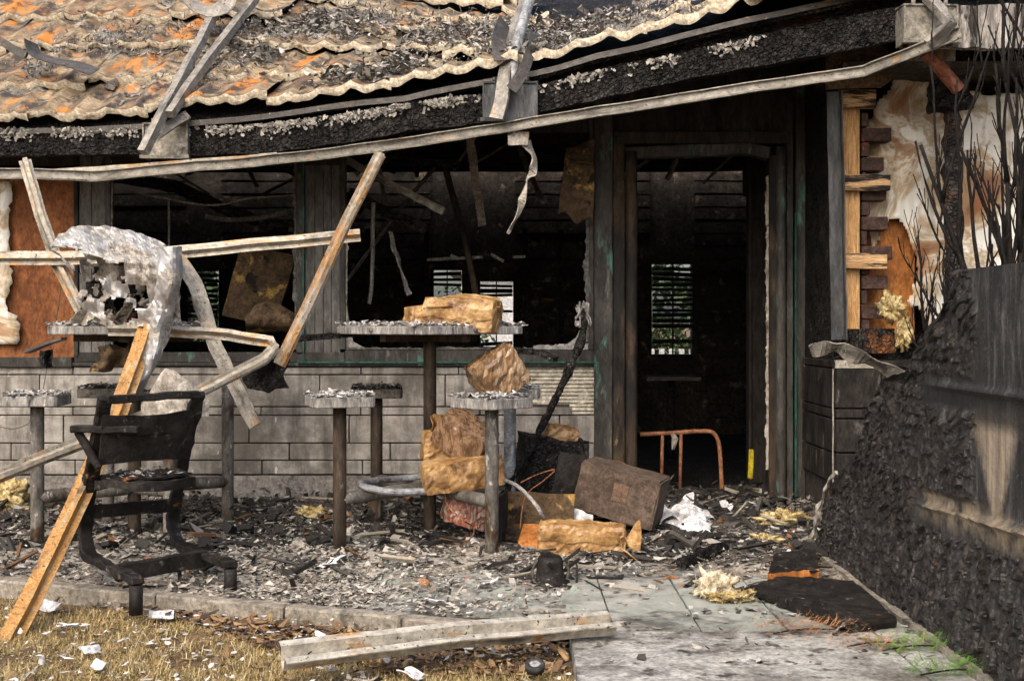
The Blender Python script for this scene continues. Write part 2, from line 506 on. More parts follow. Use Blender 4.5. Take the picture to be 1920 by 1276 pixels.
MT['wrap_brown'] = M_wrap('brown_film', [(.07, .035, .016), (.22, .12, .05), (.35, .25, .15), (.12, .06, .03)], 3.)
MT['wrap_grey'] = M_wrap('grey_film', [(.24, .2, .155), (.30, .07, .035), (.36, .32, .26), (.16, .12, .085)], 6.)
MT['block'] = M_block()
MT['plinth'] = M_simple('cement_plinth', (.15, .135, .12), (.24, .215, .19), 5, .92, spots=((.06, .05, .045), .6, .7, 7))
MT['mortar'] = M_simple('dark_joint', (.03, .026, .022), (.06, .052, .045), 20, .95)
MT['tile'] = M_rooftile()
MT['lip'] = M_simple('ashy_tile_edge', (.36, .29, .20), (.64, .57, .44), 18, .9, spots=((.09, .07, .05), .60, .72, 9), wear=((.42, .20, .06), .62, .72, 7))
MT['rust_a'] = M_rustmetal('rusted_channel', base=(.34, .30, .24), rust=.72, dark=.15)
MT['rust_b'] = M_rustmetal('galvanised_channel', base=(.34, .305, .245), rust=.45, dark=.25, seed=3.0)
MT['rust_pale'] = M_rustmetal('pale_channel', base=(.42, .385, .32), rust=.30, dark=.25, seed=5.0)
MT['rust_o'] = M_rustmetal('orange_channel', base=(.42, .29, .15), rust=.95, dark=.2, seed=6.0)
MT['galv'] = M_rustmetal('ashen_profile', base=(.24, .22, .185), rust=.15, dark=.3, seed=9.0)
MT['galv_dark'] = M_rustmetal('sooted_profile', base=(.085, .078, .07), rust=.05, dark=.75, seed=12.0)
MT['bracket'] = M_simple('bracket_steel', (.14, .125, .10), (.28, .255, .21), 9, .6, .25, spots=((.05, .045, .04), .58, .7, 12), wear=((.4, .36, .3), .64, .72, 6))
MT['bracket_dark'] = M_simple('bracket_steel_dark', (.035, .036, .037), (.10, .10, .10), 12, .5, .3, stretch=(1, 1, .25))
MT['frame'] = M_simple('sooted_green_frame', (.02, .018, .016), (.075, .068, .06), 5, .6, .0, spots=((.09, .19, .15), .58, .66, 8), stretch=(1, 1, .3), wear=((.17, .15, .125), .62, .72, 12))
MT['frame_brown'] = M_simple('burnt_frame', (.028, .021, .015), (.085, .058, .036), 6, .7, spots=((.018, .016, .014), .46, .56, 6), stretch=(1, 1, .3), wear=((.25, .19, .11), .66, .72, 14))
MT['green'] = M_simple('green_glass_edge', (.012, .05, .038), (.03, .13, .095), 9, .5)
MT['siding'] = M_simple('grey_siding', (.075, .070, .063), (.15, .142, .128), 3, .75, stretch=(1, 1, .3), spots=((.05, .046, .04), .56, .7, 5))
MT['orange_board'] = M_simple('scorched_red_plywood', (.12, .042, .016), (.27, .105, .04), 4, .75, stretch=(1, 1, .5), spots=((.6, .36, .16), .70, .73, 26), wear=((.05, .024, .014), .60, .7, 6))
MT['plywood'] = M_simple('amber_plywood', (.28, .095, .025), (.50, .20, .055), 3.5, .6, stretch=(1, 1, .5), wear=((.07, .028, .01), .58, .7, 6))
MT['stud'] = M_simple('fresh_timber', (.40, .20, .07), (.62, .38, .17), 9, .7, stretch=(6, 6, .6), wear=((.10, .045, .018), .56, .68, 4))
MT['batten'] = M_simple('scorched_batten', (.36, .19, .08), (.60, .40, .21), 8, .7, stretch=(.6, 6, 6), wear=((.022, .018, .016), .47, .56, 6))
MT['brick'] = M_simple('sooted_brick', (.032, .021, .018), (.085, .05, .04), 22, .9, wear=((.30, .085, .035), .68, .72, 9))
MT['osb'] = M_simple('burnt_chipboard', (.035, .022, .013), (.19, .125, .07), 42, .9, bump=.006, wear=((.02, .015, .012), .56, .68, 5))
MT['insul'] = M_simple('scorched_wool', (.42, .30, .11), (.66, .55, .30), 16, .95, bump=.01, wear=((.13, .075, .028), .52, .62, 12))
MT['wool'] = M_simple('pale_wool', (.50, .41, .27), (.74, .66, .50), 18, .95, bump=.01, wear=((.26, .16, .07), .56, .66, 11))
MT['adhesive'] = M_simple('tile_adhesive', (.30, .27, .215), (.48, .44, .36), 14, .92, wear=((.17, .145, .11), .58, .7, 12))
MT['concrete'] = M_simple('ashy_concrete', (.21, .203, .182), (.45, .435, .395), 4, .93, spots=((.06, .054, .048), .56, .66, 13), wear=((.13, .115, .10), .50, .64, 3.2))
MT['kerb'] = M_simple('kerb_stone', (.15, .13, .10), (.30, .265, .215), 12, .93, wear=((.09, .075, .06), .58, .68, 7))
MT['terrazzo'] = M_simple('terrazzo_edge', (.12, .11, .10), (.36, .34, .31), 16, .75, stretch=(1, 1, .3), wear=((.05, .043, .038), .55, .66, 10), spots=((.5, .47, .42), .62, .68, 30))
MT['terrazzo_burnt'] = M_simple('burnt_seat', (.03, .027, .024), (.11, .098, .085), 16, .8, wear=((.22, .2, .17), .62, .7, 10))
MT['post'] = M_simple('sooted_post', (.07, .062, .052), (.21, .195, .17), 7, .6, .15, stretch=(1, 1, .45), wear=((.05, .03, .016), .52, .63, 6), spots=((.36, .34, .31), .62, .67, 30))
MT['post_dark'] = M_simple('charred_post', (.022, .017, .013), (.085, .062, .044), 8, .5, .15, stretch=(1, 1, .3), wear=((.17, .15, .12), .63, .72, 12))
MT['pipe_grey'] = M_simple('grey_pipe', (.19, .195, .2), (.36, .365, .37), 9, .55, .2, wear=((.09, .085, .08), .52, .64, 6), spots=((.5, .49, .47), .64, .68, 34))
MT['ash_col'] = M_attr('ash_flakes')
MT['kraft'] = M_kraft('kraft_paper', .66, 1.0)
MT['kraft_b'] = M_kraft('kraft_paper_scorched', .82, .95, 4.)
MT['kraft_d'] = M_kraft('kraft_paper_brown', .85, .55, 8.)
MT['carton'] = M_simple('smoked_carton', (.055, .038, .028), (.14, .10, .074), 3, .85, wear=((.02, .016, .013), .56, .68, 4))
MT['carton_black'] = M_simple('burnt_carton', (.012, .011, .01), (.045, .04, .035), 8, .85, spots=((.2, .1, .04), .66, .72, 8))
MT['paper'] = M_simple('white_paper', (.56, .545, .53), (.76, .75, .74), 6, .8, wear=((.3, .24, .17), .62, .7, 9))
MT['rusty_pipe'] = M_simple('rust_red_tube', (.20, .075, .035), (.36, .17, .09), 16, .7, wear=((.1, .045, .02), .56, .66, 12))
MT['copper'] = M_simple('brown_drainpipe', (.17, .055, .03), (.32, .13, .08), 14, .55, .1, stretch=(1, 1, 1), wear=((.5, .38, .3), .66, .72, 20))
MT['yellow'] = M_simple('yellow_plastic', (.5, .38, .02), (.7, .55, .04), 8, .5)
MT['strap'] = M_simple('orange_strap', (.20, .08, .035), (.38, .16, .07), 20, .6)
MT['cable'] = M_simple('ashen_cable', (.16, .15, .14), (.34, .32, .3), 20, .8)
MT['wire_dark'] = M_simple('burnt_wire', (.05, .045, .04), (.15, .14, .125), 20, .8)
MT['bark'] = M_simple('burnt_bark', (.007, .006, .005), (.022, .018, .016), 40, .85, wear=((.07, .057, .05), .64, .74, 30))
MT['rubber'] = M_simple('black_rubber', (.02, .02, .02), (.05, .05, .05), 20, .7)
MT['sheet_rust'] = M_simple('blistered_panel', (.05, .035, .022), (.15, .095, .05), 5, .8, wear=((.42, .26, .08), .54, .62, 5), spots=((.025, .02, .016), .56, .62, 9))
MT['scrap'] = M_simple('scorched_sheet', (.25, .22, .18), (.46, .42, .36), 8, .8, wear=((.09, .07, .055), .54, .64, 7))
MT['streaked'] = M_simple('streaked_fascia', (.10, .09, .08), (.40, .37, .33), 7, .85, bump=.006, stretch=(2.2, 1, .35), wear=((.04, .035, .03), .50, .58, 6), con=1.3)
MT['white_paint'] = M_simple('white_paint', (.40, .40, .385), (.55, .55, .535), 3, .6)

def M_foil():
    k = NT('burnt_aluminium'); o = k.obj()
    n = k.noise(o, 7, 7, .65, .5); f = k.noise(o, 60, 6, .7)
    burn = k.step(k.noise(k.shift(o, (2, 6, 1)), 4.5, 7, .65, .4), .50, .58)
    c = k.ramp(n, [(.3, (.22, .21, .195)), (.7, (.50, .485, .46))])
    c = k.mix(burn, c, k.ramp(f, [(.35, (.10, .085, .07)), (.6, (.40, .36, .31))]))
    return k.done(c, k.mix(burn, (.5, .5, .5), (.85, .85, .85)), k.math('SUBTRACT', .5, k.math('MULTIPLY', burn, .5)), k.bump(f, .002, .4))
MT['foil'] = M_foil()

def M_melt():
    """white insulation facing, scorched in brown rings"""
    k = NT('scorched_foil_sheet'); p = k.pos()
    n = k.noise(p, 2.3, 6, .6, .7); f = k.noise(p, 40, 6, .65); w = k.noise(k.scl(p, (7, 7, 2.2)), 1.0, 7, .62, 1.4)
    c = k.ramp(k.noise(p, 3, 5, .6), [(.3, (.55, .52, .44)), (.6, (.82, .80, .73))])
    c = k.mix(k.ramp(n, [(.46, 0.0), (.51, .85), (.54, .4), (.57, .9), (.63, 1.0)]), c, k.mix(k.step(n, .54, .63), (.34, .21, .075), (.22, .085, .028)))
    c = k.mix(k.math('MULTIPLY', k.step(w, .54, .66), .7), c, (.27, .19, .09))
    c = k.mix(k.step(f, .68, .74), c, (.06, .045, .03))
    return k.done(c, .45, nrm=k.bump(w, .02, .6, k.bump(f, .003, .4)), spec=.5)
MT['melt'] = M_melt()

def M_tilefloor():
    k = NT('green_paving'); p = k.pos()
    n = k.noise(p, 3.5, 8, .7); f = k.noise(p, 70, 6, .75); a = k.noise(k.shift(p, (3, 3, 3)), 2.2, 9, .75, .3); b = k.noise(k.shift(p, (8, 1, 3)), 1.5, 9, .75, .3)
    c = k.ramp(n, [(.3, (.19, .195, .165)), (.7, (.36, .37, .325))])
    c = k.mix(k.math('MULTIPLY', k.rnd(), .3), c, (.22, .235, .19))
    c = k.mix(k.math('MULTIPLY', k.step(a, .47, .60), .85), c, (.045, .04, .034))
    c = k.mix(k.math('MULTIPLY', k.step(b, .52, .66), .8), c, (.44, .40, .345))
    c = k.mix(k.step(f, .63, .7), c, (.05, .044, .038)); c = k.mix(k.step(f, .36, .30), c, (.5, .47, .43))
    return k.done(c, .9, nrm=k.bump(f, .004, .8, k.bump(a, .004, .6)))
MT['paving'] = M_tilefloor()

def M_ground():
    k = NT('dry_soil'); p = k.pos()
    n = k.noise(p, 4, 8, .7); f = k.noise(p, 60, 6, .75)
    c = k.ramp(n, [(.3, (.07, .04, .02)), (.6, (.16, .10, .045)), (.75, (.26, .18, .08))])
    c = k.mix(k.step(f, .6, .7), c, (.03, .022, .016))
    return k.done(c, .95, nrm=k.bump(f, .01, .9))
MT['ground'] = M_ground()

def M_leaf(name, a, b):
    k = NT(name); c = k.mix(k.noise(k.pos(), 9, 4), a, b)
    k.done(c, .6); k.b.inputs['Subsurface Weight'].default_value = 0.0
    return k.m
MT['leaf'] = M_leaf('green_leaf', (.022, .045, .012), (.06, .095, .03))
MT['sprig'] = M_leaf('conifer_sprig', (.06, .15, .012), (.17, .33, .035))
MT['sprig_brown'] = M_leaf('brown_sprig', (.28, .12, .04), (.45, .24, .10))

def M_crust(name, cols, dk=.5, wh=.66):
    k = NT(name); p = k.pos()
    n = k.noise(p, 3.2, 5, .7, .4); m = k.noise(p, 17, 5, .72, .3); f = k.noise(p, 62, 4, .75)
    c = k.ramp(n, [(.3, cols[0]), (.5, cols[1]), (.7, cols[2])])
    c = k.mul(c, k.math('MULTIPLY', k.rng(m, .3, .7, .45, 1.5), k.rng(f, .3, .7, .55, 1.4)))
    c = k.mix(k.step(k.noise(k.shift(p, (4, 4, 1)), 26, 4, .7), dk, dk + .05), c, (.035, .03, .026))
    c = k.mix(k.step(k.noise(k.shift(p, (9, 4, 1)), 40, 3, .7), wh, wh + .04), c, (.60, .575, .54))
    return k.done(c, .95, nrm=k.bump(k.math('ADD', m, f), .012, .9), spec=.2)
MT['crust'] = M_crust('ash_and_rubble', [(.085, .07, .055), (.24, .205, .162), (.44, .385, .31)], .57)
MT['crust_roof'] = M_crust('clotted_roof_ash', [(.10, .09, .078), (.22, .20, .172), (.40, .37, .325)], .56)
MT['crust_black'] = M_crust('black_rubble', [(.018, .016, .014), (.05, .043, .036), (.13, .112, .092)], .56, .7)

# ================================================================ the setting: ground, lawn, paving
mb = MB(); mb.add([(-400, -300, -.06), (400, -300, -.06), (400, 600, -.06), (-400, 600, -.06)], [(0, 1, 2, 3)])
tag(mb.build('ground', MT['ground'], origin=(0, 0, -.06)), kind='structure')

KERB = [G(-300, 1066), G(60, 1094), G(300, 1118), G(540, 1140), G(760, 1160), G(935, 1176)]
def kerb_y(x):
    return interp(x, [(p.x, p.y) for p in KERB])
PATH_X = .205

mb = MB()
for a, b in zip(KERB, KERB[1:]):
    mb.add([a + Vector((0, .03, -.022)), b + Vector((0, .03, -.022)), (b.x, .6, -.022), (a.x, .6, -.022)], [(0, 1, 2, 3)])
mb.add([(KERB[-1].x, -3.32, -.022), (3.6, -3.32, -.022), (3.6, .6, -.022), (KERB[-1].x, .6, -.022)], [(0, 1, 2, 3)])
pav = tag(mb.build('pavement', MT['mortar'], origin=(0, 0, 0)), kind='structure')
WL[pav] = Vector((0, 0, 0))
tile_me = []
for q in range(4):
    mb = MB()
    mb.gbox((.302, .302, .03), (4, 4, 1), None, .0025, 9, q * 3.)
    o = mb.build('paving_tile', MT['paving'], origin=(0, 0, 0)); tile_me.append(o.data); bpy.data.objects.remove(o)
for i in range(-10, 9):
    for j in range(-1, 12):
        x, y = .366 + .155 + i * .31, -3.3 + .155 + j * .31
        if (x < KERB[-1].x and y < kerb_y(x) + .20) or y > .1 or (x < PATH_X - .2 and y < -3.25) or y < -3.45: continue
        if x > 2.4 and y < -1.6: continue
        o = bpy.data.objects.new('paving_tile', random.choice(tile_me)); COL.objects.link(o)
        o.parent = pav
        o.location = (x, y, -.012 + random.uniform(-.003, .003))
        o.rotation_euler = (random.uniform(-.008, .008), random.uniform(-.008, .008), random.choice((0, 1, 2, 3)) * math.pi / 2 + random.uniform(-.008, .008))

# kerb stones
kerb = thing('kerb', (0, 0, 0), 'pale weathered kerb edging between dry lawn and paving', 'kerb')
kp = dense(KERB, .9)
for a, b in zip(kp, kp[1:]):
    d = (b - a).normalized() * .004
    mb = MB(); mb.sweep(dense([a + d + Vector((0, 0, -.06)), b - d + Vector((0, 0, -.06))], .12), rect(.075, .15), amp=.006, freq=16)
    mb.build('kerb_stone', MT['kerb'], kerb, bevel=.008)

# concrete path in the right foreground
path = thing('concrete_path', (0, 0, 0), None, None); path['kind'] = 'structure'
for (x0, x1, y0, y1) in [(PATH_X, 1.28, -5.2, -3.315), (1.288, 3.4, -5.2, -3.315)]:
    mb = MB()
    nx, ny = 26, 30
    mb.gbox((x1 - x0, y1 - y0, .08), (nx, ny, 1), Matrix.Translation(((x0 + x1) / 2, (y0 + y1) / 2, -.036)), .003, 7, 2.)
    mb.build('path_slab', MT['concrete'], path)

# ================================================================ the burnt building
B = thing('burnt_building', (0, 0, 0), 'fire-gutted single-storey building with sagging pantile roof and empty windows', 'building')
def zpx(py, Y=0.0): return P(960, py, Y).z
def xpx(px, Y=0.0): return P(px, 600, Y).x

# ---- clad lower wall
wall = MB()
wall.box((-4.2, .012, -.05), (xpx(1133), .16, zpx(684)))
wallo = wall.build('wall', MT['mortar'], B)
plinth = MB(); plinth.gbox((xpx(1133) + 4.2, .03, zpx(891) + .04), (40, 1, 4), Matrix.Translation(((xpx(1133) - 4.2) / 2, .012 - .013, (zpx(891) - .04) / 2)), .003, 5)
plinth.build('plinth', MT['plinth'], wallo)
COURSES = [(687, 702, [138, 520, 677, 860, 978]), (702, 762, [75, 330, 600, 835, 993]), (762, 778, [138, 490, 677, 900, 1073]),
           (778, 830, [120, 468, 655, 850, 1049]), (830, 862, [22, 300, 543, 732, 905, 1049]), (862, 889, [142, 330, 492, 680, 862, 1020])]
for ci, (y0, y1, js) in enumerate(COURSES):
    right = {0: 978, 1: 993, 2: 1073}.get(ci, 1131)
    xs = [-330, -190] + js + ([1131] if ci > 2 else [])
    for a, b in zip(xs, xs[1:]):
        if b > right + 1: continue
        w, h = xpx(b) - xpx(a) - .007, zpx(y0) - zpx(y1) - .007
        mb = MB()
        c = Vector(((xpx(a) + xpx(b)) / 2, .002 + random.uniform(-.003, .003), (zpx(y0) + zpx(y1)) / 2))
        mb.gbox((w, .028, h), (8, 1, 3), rotm(c, random.uniform(-.5, .5), random.uniform(-.1, .1), random.uniform(-.2, .2)), .0016, 22, a)
        mb.build('block', MT['block'], wallo, bevel=.003)
# bare ridged adhesive where the blocks came off
mb = MB()
x0, x1, z0, z1 = xpx(980), xpx(1131), zpx(777), zpx(684)
n, m = 44, 24
vs_, fs = [], []
for j in range(n + 1):
    for i in range(m + 1):
        u, v = i / m, j / n
        x, z = lerp(x0, x1, u), lerp(z0, z1, v)
        y = .004 - .006 * math.sin(v * 2 * math.pi * 13) * (1 if nz((x, 0, z), 7) < .25 else .2) + nz((x, 2, z), 14) * .004
        vs_.append((x, y, z))
for j in range(n):
    for i in range(m):
        a = j * (m + 1) + i
        if j < 9 and i < 14: continue
        fs.append((a, a + 1, a + m + 2, a + m + 1))
mb.add(vs_, fs); mb.build('adhesive_bed', MT['adhesive'], wallo)
mb = MB(); mb.sweep(dense([P(1136.5, 682, -.02), P(1137.5, 800, -.02), P(1136, 864, -.02)], .05), rect(.018, .03), up=(0, 1, 0), amp=.002, freq=30)
mb.build('corner_bead', MT['stud'], wallo)

# ---- sills and window frames
mb = MB(); mb.box((-4.2, -.035, zpx(688)), (xpx(138), .1, zpx(669)))
mb.box((xpx(138), -.03, zpx(686)), (xpx(1118), .1, zpx(679)))
mb.build('sill_rail', MT['frame'], B, bevel=.004)
mb = MB(); mb.box((xpx(560), -.045, zpx(680.0)), (xpx(1122), -.031, zpx(677.2))); mb.build('green_sill_strip', MT['green'], B)

def frame_bar(par, px0, px1, py0, py1, y0, y1, mat, name='frame'):
    mb = MB(); mb.gbox((xpx(px1) - xpx(px0), y1 - y0, zpx(py0) - zpx(py1)), (2, 1, 8),
        Matrix.Translation(((xpx(px0) + xpx(px1)) / 2, (y0 + y1) / 2, (zpx(py0) + zpx(py1)) / 2)), .0015, 12, px0)
    return mb.build(name, MT[mat], par, bevel=.003)

def fringe(par, pts, w, seed, mat, name='torn_seal', outw=(1, 0, 0)):
    """ragged strip of glass edge and melted gasket along a frame"""
    pts = dense(pts, .012); o = Vector(outw)
    mb = MB(); vs_, fs = [], []
    for i, p in enumerate(pts):
        r = w * (.45 + .8 * abs(nz(p, 9, seed)) + .9 * max(0, nz(p, 42, seed)))
        vs_ += [p, p + o * r + Vector((0, nz(p, 20, seed) * .012, 0))]
        if i: fs.append((2 * i - 2, 2 * i, 2 * i + 1, 2 * i - 1))
    mb.add(vs_, fs); return mb.build(name, MT[mat], par, solid=.012)

# window 1
w1 = MB(); w1.box((xpx(138), .0, zpx(679)), (xpx(646), .05, zpx(660)))
w1o = w1.build('window', MT['frame'], B, bevel=.004)
frame_bar(w1o, 198, 208, 290, 661, -.01, .06, 'frame')
frame_bar(w1o, 556, 570, 290, 661, -.015, .06, 'frame')
mb = MB(); mb.box((xpx(568.5), -.022, zpx(676)), (xpx(571.5), -.016, zpx(300))); mb.build('green_edge', MT['green'], w1o)
fringe(w1o, [P(557, 300, .01), P(557, 655, .01)], .028, 3., 'wire_dark', outw=(-1, 0, 0))
fringe(w1o, [P(208, 300, .01), P(208, 655, .01)], .012, 5., 'scrap')
# window 2
w2 = MB(); w2.box((xpx(646.5), .0, zpx(678.5)), (xpx(1118), .06, zpx(655)))
w2o = w2.build('window', MT['frame'], B, bevel=.004)
frame_bar(w2o, 638, 648, 250, 655, -.015, .06, 'frame')
frame_bar(w2o, 1104, 1113, 200, 655, -.01, .06, 'frame')
fringe(w2o, [P(648, 400, .01), P(648, 610, .01)], .014, 8., 'scrap')
fringe(w2o, [P(1104, 380, .0), P(1104, 640, .0)], .03, 11., 'wire_dark', outw=(-1, 0, 0))
fringe(w2o, [P(1000, 655, .0), P(1102, 655, .0)], .05, 14., 'cable', outw=(0, 0, 1))
fringe(w2o, [P(652, 655, .0), P(1000, 655, .0)], .015, 17., 'wire_dark', outw=(0, 0, 1))
for sx, sy, pts in [(1050, 655, [(1052, 655), (1104, 655), (1104, 560), (1097, 600), (1080, 632)]), (655, 655, [(649, 655), (690, 655), (662, 640), (655, 600), (649, 560)])]:
    mb = MB(); mb.add([P(x, y, .02) for x, y in pts], [list(range(len(pts)))]); mb.build('glass_shard', MT['cable'], w2o, solid=.006)
# siding between the windows and left of window 1
for k, (a, b) in enumerate([(571.5, 590), (590.6, 606), (606.6, 621), (621.6, 637.5)]):
    frame_bar(B, a, b, 250, 677, .004, .05, 'siding', 'siding_board')
for k, (a, b) in enumerate([(139, 147), (148, 171), (172, 197)]):
    frame_bar(B, a, b, 280, 668, .004 if k else -.008, .05, 'siding' if k else 'soot_board', 'siding_board')
# red scorched board with peeling white sheet
mb = MB(); mb.gbox((xpx(138) - xpx(-260), .03, zpx(336) - zpx(669.5)), (10, 1, 10), Matrix.Translation(((xpx(138) + xpx(-260)) / 2, .02, (zpx(336) + zpx(669.5)) / 2)), .002, 6)
mb.build('plywood_panel', MT['orange_board'], B)
mb = MB(); n, m = 40, 14; vs_, fs = [], []
for j in range(n + 1):
    for i in range(m + 1):
        v, u = j / n, i / m
        py = lerp(340, 645, v); edge = 26 + 14 * nz((v * 6, 0, 3), 1) + (6 if v > .8 else -8) + 8 * nz((v * 30, 0, 3), 1)
        p = P(lerp(-200, edge, u), py, -.012 - .02 * u * u - .02 * abs(nz((u * 3, v * 9, 0), 1)))
        vs_.append(p)
for j in range(n):
    for i in range(m):
        a = j * (m + 1) + i; fs.append((a, a + 1, a + m + 2, a + m + 1))
mb.add(vs_, fs, smooth=True); mb.build('peeling_sheet', MT['melt'], B, solid=.004)

# ---- header wall above the openings
hd = MB()
for k in range(5):
    z0 = 2.27 + k * .09
    hd.gbox((xpx(1500) + 4.2, .05, .094), (30, 1, 1), Matrix.Translation(((xpx(1500) - 4.2) / 2, .03 + .004 * (k % 3), z0 + .05)), .004, 5, k)
hd.build('header_boards', MT['soot_board'], B)
hd = MB(); hd.gbox((xpx(640) + 4.2, .05, .2), (20, 1, 2), Matrix.Translation(((xpx(640) - 4.2) / 2, .028, 2.17)), .004, 5)
hd.build('window_header', MT['soot_board'], B)

# ---- door frame
df = MB(); df.gbox((xpx(1148) - xpx(1113.5), .12, zpx(185) - zpx(932)), (3, 2, 30), Matrix.Translation(((xpx(1148) + xpx(1113.5)) / 2, .02, (zpx(185) + zpx(932)) / 2)), .004, 7)
dfo = df.build('door_frame', MT['frame'], B, bevel=.006)
frame_bar(dfo, 1149, 1171, 270, 935, -.03, .08, 'frame_brown', 'jamb')
mb = MB(); mb.tube([P(1184, 285 + i * 27, -.05) for i in range(25)], .036, 12, amp=.002, freq=9); mb.build('tube_post', MT['frame_brown'], dfo)
frame_bar(dfo, 1150, 1478, 248, 271, -.04, .08, 'soot_board', 'head_board')
mb = MB(); mb.sweep(dense([P(1172, 288, -.01), P(1300, 284, -.01), P(1400, 280, -.01), P(1442, 288, -.01)], .05), rect(.10, .075), amp=.004, freq=7); mb.build('head_rail', MT['frame'], dfo, bevel=.008)
frame_bar(dfo, 1441, 1456, 292, 945, -.03, .06, 'frame_brown', 'jamb')
mb = MB(); mb.tube([P(1464, 275 + i * 28, -.03) for i in range(25)], .032, 12, amp=.002, freq=9); mb.build('tube_post', MT['frame'], dfo)
frame_bar(dfo, 1474, 1486, 190, 945, -.02, .08, 'frame', 'jamb')
mb = MB(); mb.box((xpx(1488), -.045, zpx(945)), (xpx(1490.5), -.02, zpx(400))); mb.build('green_edge', MT['green'], dfo)
frame_bar(dfo, 1491, 1509, 160, 945, -.02, .08, 'frame', 'jamb')
fringe(dfo, [P(1441, 330, .0), P(1441, 880, .0)], .02, 21., 'scrap', outw=(-1, 0, 0))
mb = MB(); mb.gbox((xpx(1470) - xpx(1150), .16, .05), (16, 2, 2), Matrix.Translation(((xpx(1470) + xpx(1150)) / 2, .0, .02)), .008, 9); mb.build('threshold', MT['char'], dfo)
# black cladding right of the door, torn
mb = MB(); mb.gbox((xpx(1545) - xpx(1510), .04, 3.1), (4, 1, 30), Matrix.Translation(((xpx(1545) + xpx(1510)) / 2, .02, 1.5)), .012, 6); mb.build('cladding', MT['char'], B)

# ---- interior shell
YB, XL, XR, ZC = 5.0, -6.0, 4.2, 2.72
def holed_wall(y, x0, x1, z0, z1, holes):
    """wall boxes round rectangular holes (x0,x1,z0,z1), sorted, not overlapping in x"""
    m = MB(); x = x0
    for (a, b, c, d) in sorted(holes):
        m.box((x, y, z0), (a, y + .15, z1)); m.box((a, y, z0), (b, y + .15, c)); m.box((a, y, d), (b, y + .15, z1)); x = b
    m.box((x, y, z0), (x1, y + .15, z1)); return m
def bx(px, py): p = P(px, py, YB); return p.x, p.z
HOLES = []
for (a, b, c, d) in [(352, 410, 505, 640), (812, 866, 503, 566), (900, 962, 524, 650), (1222, 1298, 492, 664)]:
    HOLES.append((bx(a, 600)[0], bx(b, 600)[0], bx(600, d)[1], bx(600, c)[1]))
holed_wall(YB, XL, XR, -.05, ZC, HOLES).build('back_wall', MT['soot'], B)
mb = MB(); mb.box((XL - .15, .2, -.05), (XL, YB + .15, ZC)); mb.build('side_wall', MT['soot'], B)
mb = MB(); mb.box((XR, -.8, -.05), (XR + .15, YB + .15, ZC)); mb.build('side_wall', MT['soot'], B)
mb = MB(); mb.box((XL, .0, -.05), (-4.2, .2, ZC)); mb.build('end_wall', MT['soot'], B)
mb = MB(); mb.box((XL, .0, ZC - .02), (XR, 4.7, ZC + .1)); mb.build('ceiling', MT['soot'], B)  # stops short of the back wall: unseen slit added to let sky light inside
mb = MB(); mb.gbox((XR - XL, YB - .1, .05), (60, 40, 1), Matrix.Translation(((XL + XR) / 2, YB / 2 + .06, -.01)), .02, 4); mb.build('interior_floor', MT['char'], B)
# burnt remains fixed to the ceiling and walls inside
rs = random.Random(3)
ceil_o = bpy.data.objects['ceiling']
for k in range(34):
    x0, y0 = rs.uniform(-3.4, 2.2), rs.uniform(.35, 2.6); L_ = rs.uniform(.3, 1.5); a_ = rs.uniform(-1.2, 1.2)
    p0 = Vector((x0, y0, ZC - .03)); p1 = p0 + Vector((math.sin(a_) * L_, rs.uniform(-.3, .3), -abs(math.cos(a_)) * L_ * .8))
    m_ = MB(); m_.sweep(dense([p0, p0.lerp(p1, .5) + Vector((rs.uniform(-.06, .06), 0, 0)), p1], .12), rect(rs.uniform(.02, .06), rs.uniform(.01, .03)), amp=.012, freq=9, seed=k); m_.build('hanging_lath', MT[rs.choice(('galv', 'scrap', 'wire_dark', 'frame_brown', 'frame_brown'))], ceil_o)
for k in range(12):
    m_ = MB(); y0 = .5 + k * .38; m_.sweep(dense([(XL, y0, ZC - .08 - .02 * (k % 2)), (XR, y0, ZC - .08)], .5), rect(.05, .09), amp=.02, freq=3, seed=k); m_.build('joist', MT['frame_brown'], ceil_o)
bw_o = bpy.data.objects['back_wall']
for k in range(20):
    z0 = .12 + k * .13
    for (xa, xb) in ((XL, HOLES[0][0]), (HOLES[0][1], HOLES[1][0]), (HOLES[2][1], HOLES[3][0]), (HOLES[3][1], XR)):
        if rs.random() < .12: continue
        m_ = MB(); m_.gbox((xb - xa - .04, .02, .11), (12, 1, 1), rotm(((xa + xb) / 2, YB - .014, z0), rs.uniform(-4, 4), rs.uniform(-.4, .4), 0), .008, 5, k); m_.build('wall_board', MT['soot'], bw_o)
# partition seen through the door
mb = MB(); mb.box((xpx(1404, .9), .9, 0), (xpx(1409, .9), 1.0, 2.6)); mb.box((xpx(1409, .9), .93, 0), (xpx(1500, .9), 1.0, 2.6)); mb.build('partition', MT['soot_board'], B)
# slatted blinds in the back windows
for hi, (x0, x1, z0, z1) in enumerate(HOLES):
    mb = MB(); mb.box((x0, YB - .04, z1 - .02), (x1, YB - .005, z1)); bl = mb.build('window_blind', MT['soot'], B)
    z = z1 - .06; gap = .052
    k = 0
    while z > z0 + .02:
        k += 1
        frac = (z1 - z) / (z1 - z0)
        skip = (hi == 1 and frac > .5) or (hi == 2 and frac > .2 and k % 3) or (hi == 3 and frac > .74 and k % 3) or (hi == 0 and frac > .75)
        if not skip:
            m2 = MB(); t = random.uniform(-.02, .02)
            m2.gbox((x1 - x0 - .01, .05, .026), (4, 1, 1), rotm(((x0 + x1) / 2, YB - .03, z + random.uniform(-.008, .008)), random.uniform(-25, 25), t * 160, 0), .002, 9, k)
            m2.build('slat', MT['soot'], bl)
        z -= gap
    m2 = MB(); m2.box((lerp(x0, x1, .48), YB - .075, z0), (lerp(x0, x1, .52), YB - .06, z1)); m2.build('post', MT['soot'], bl)

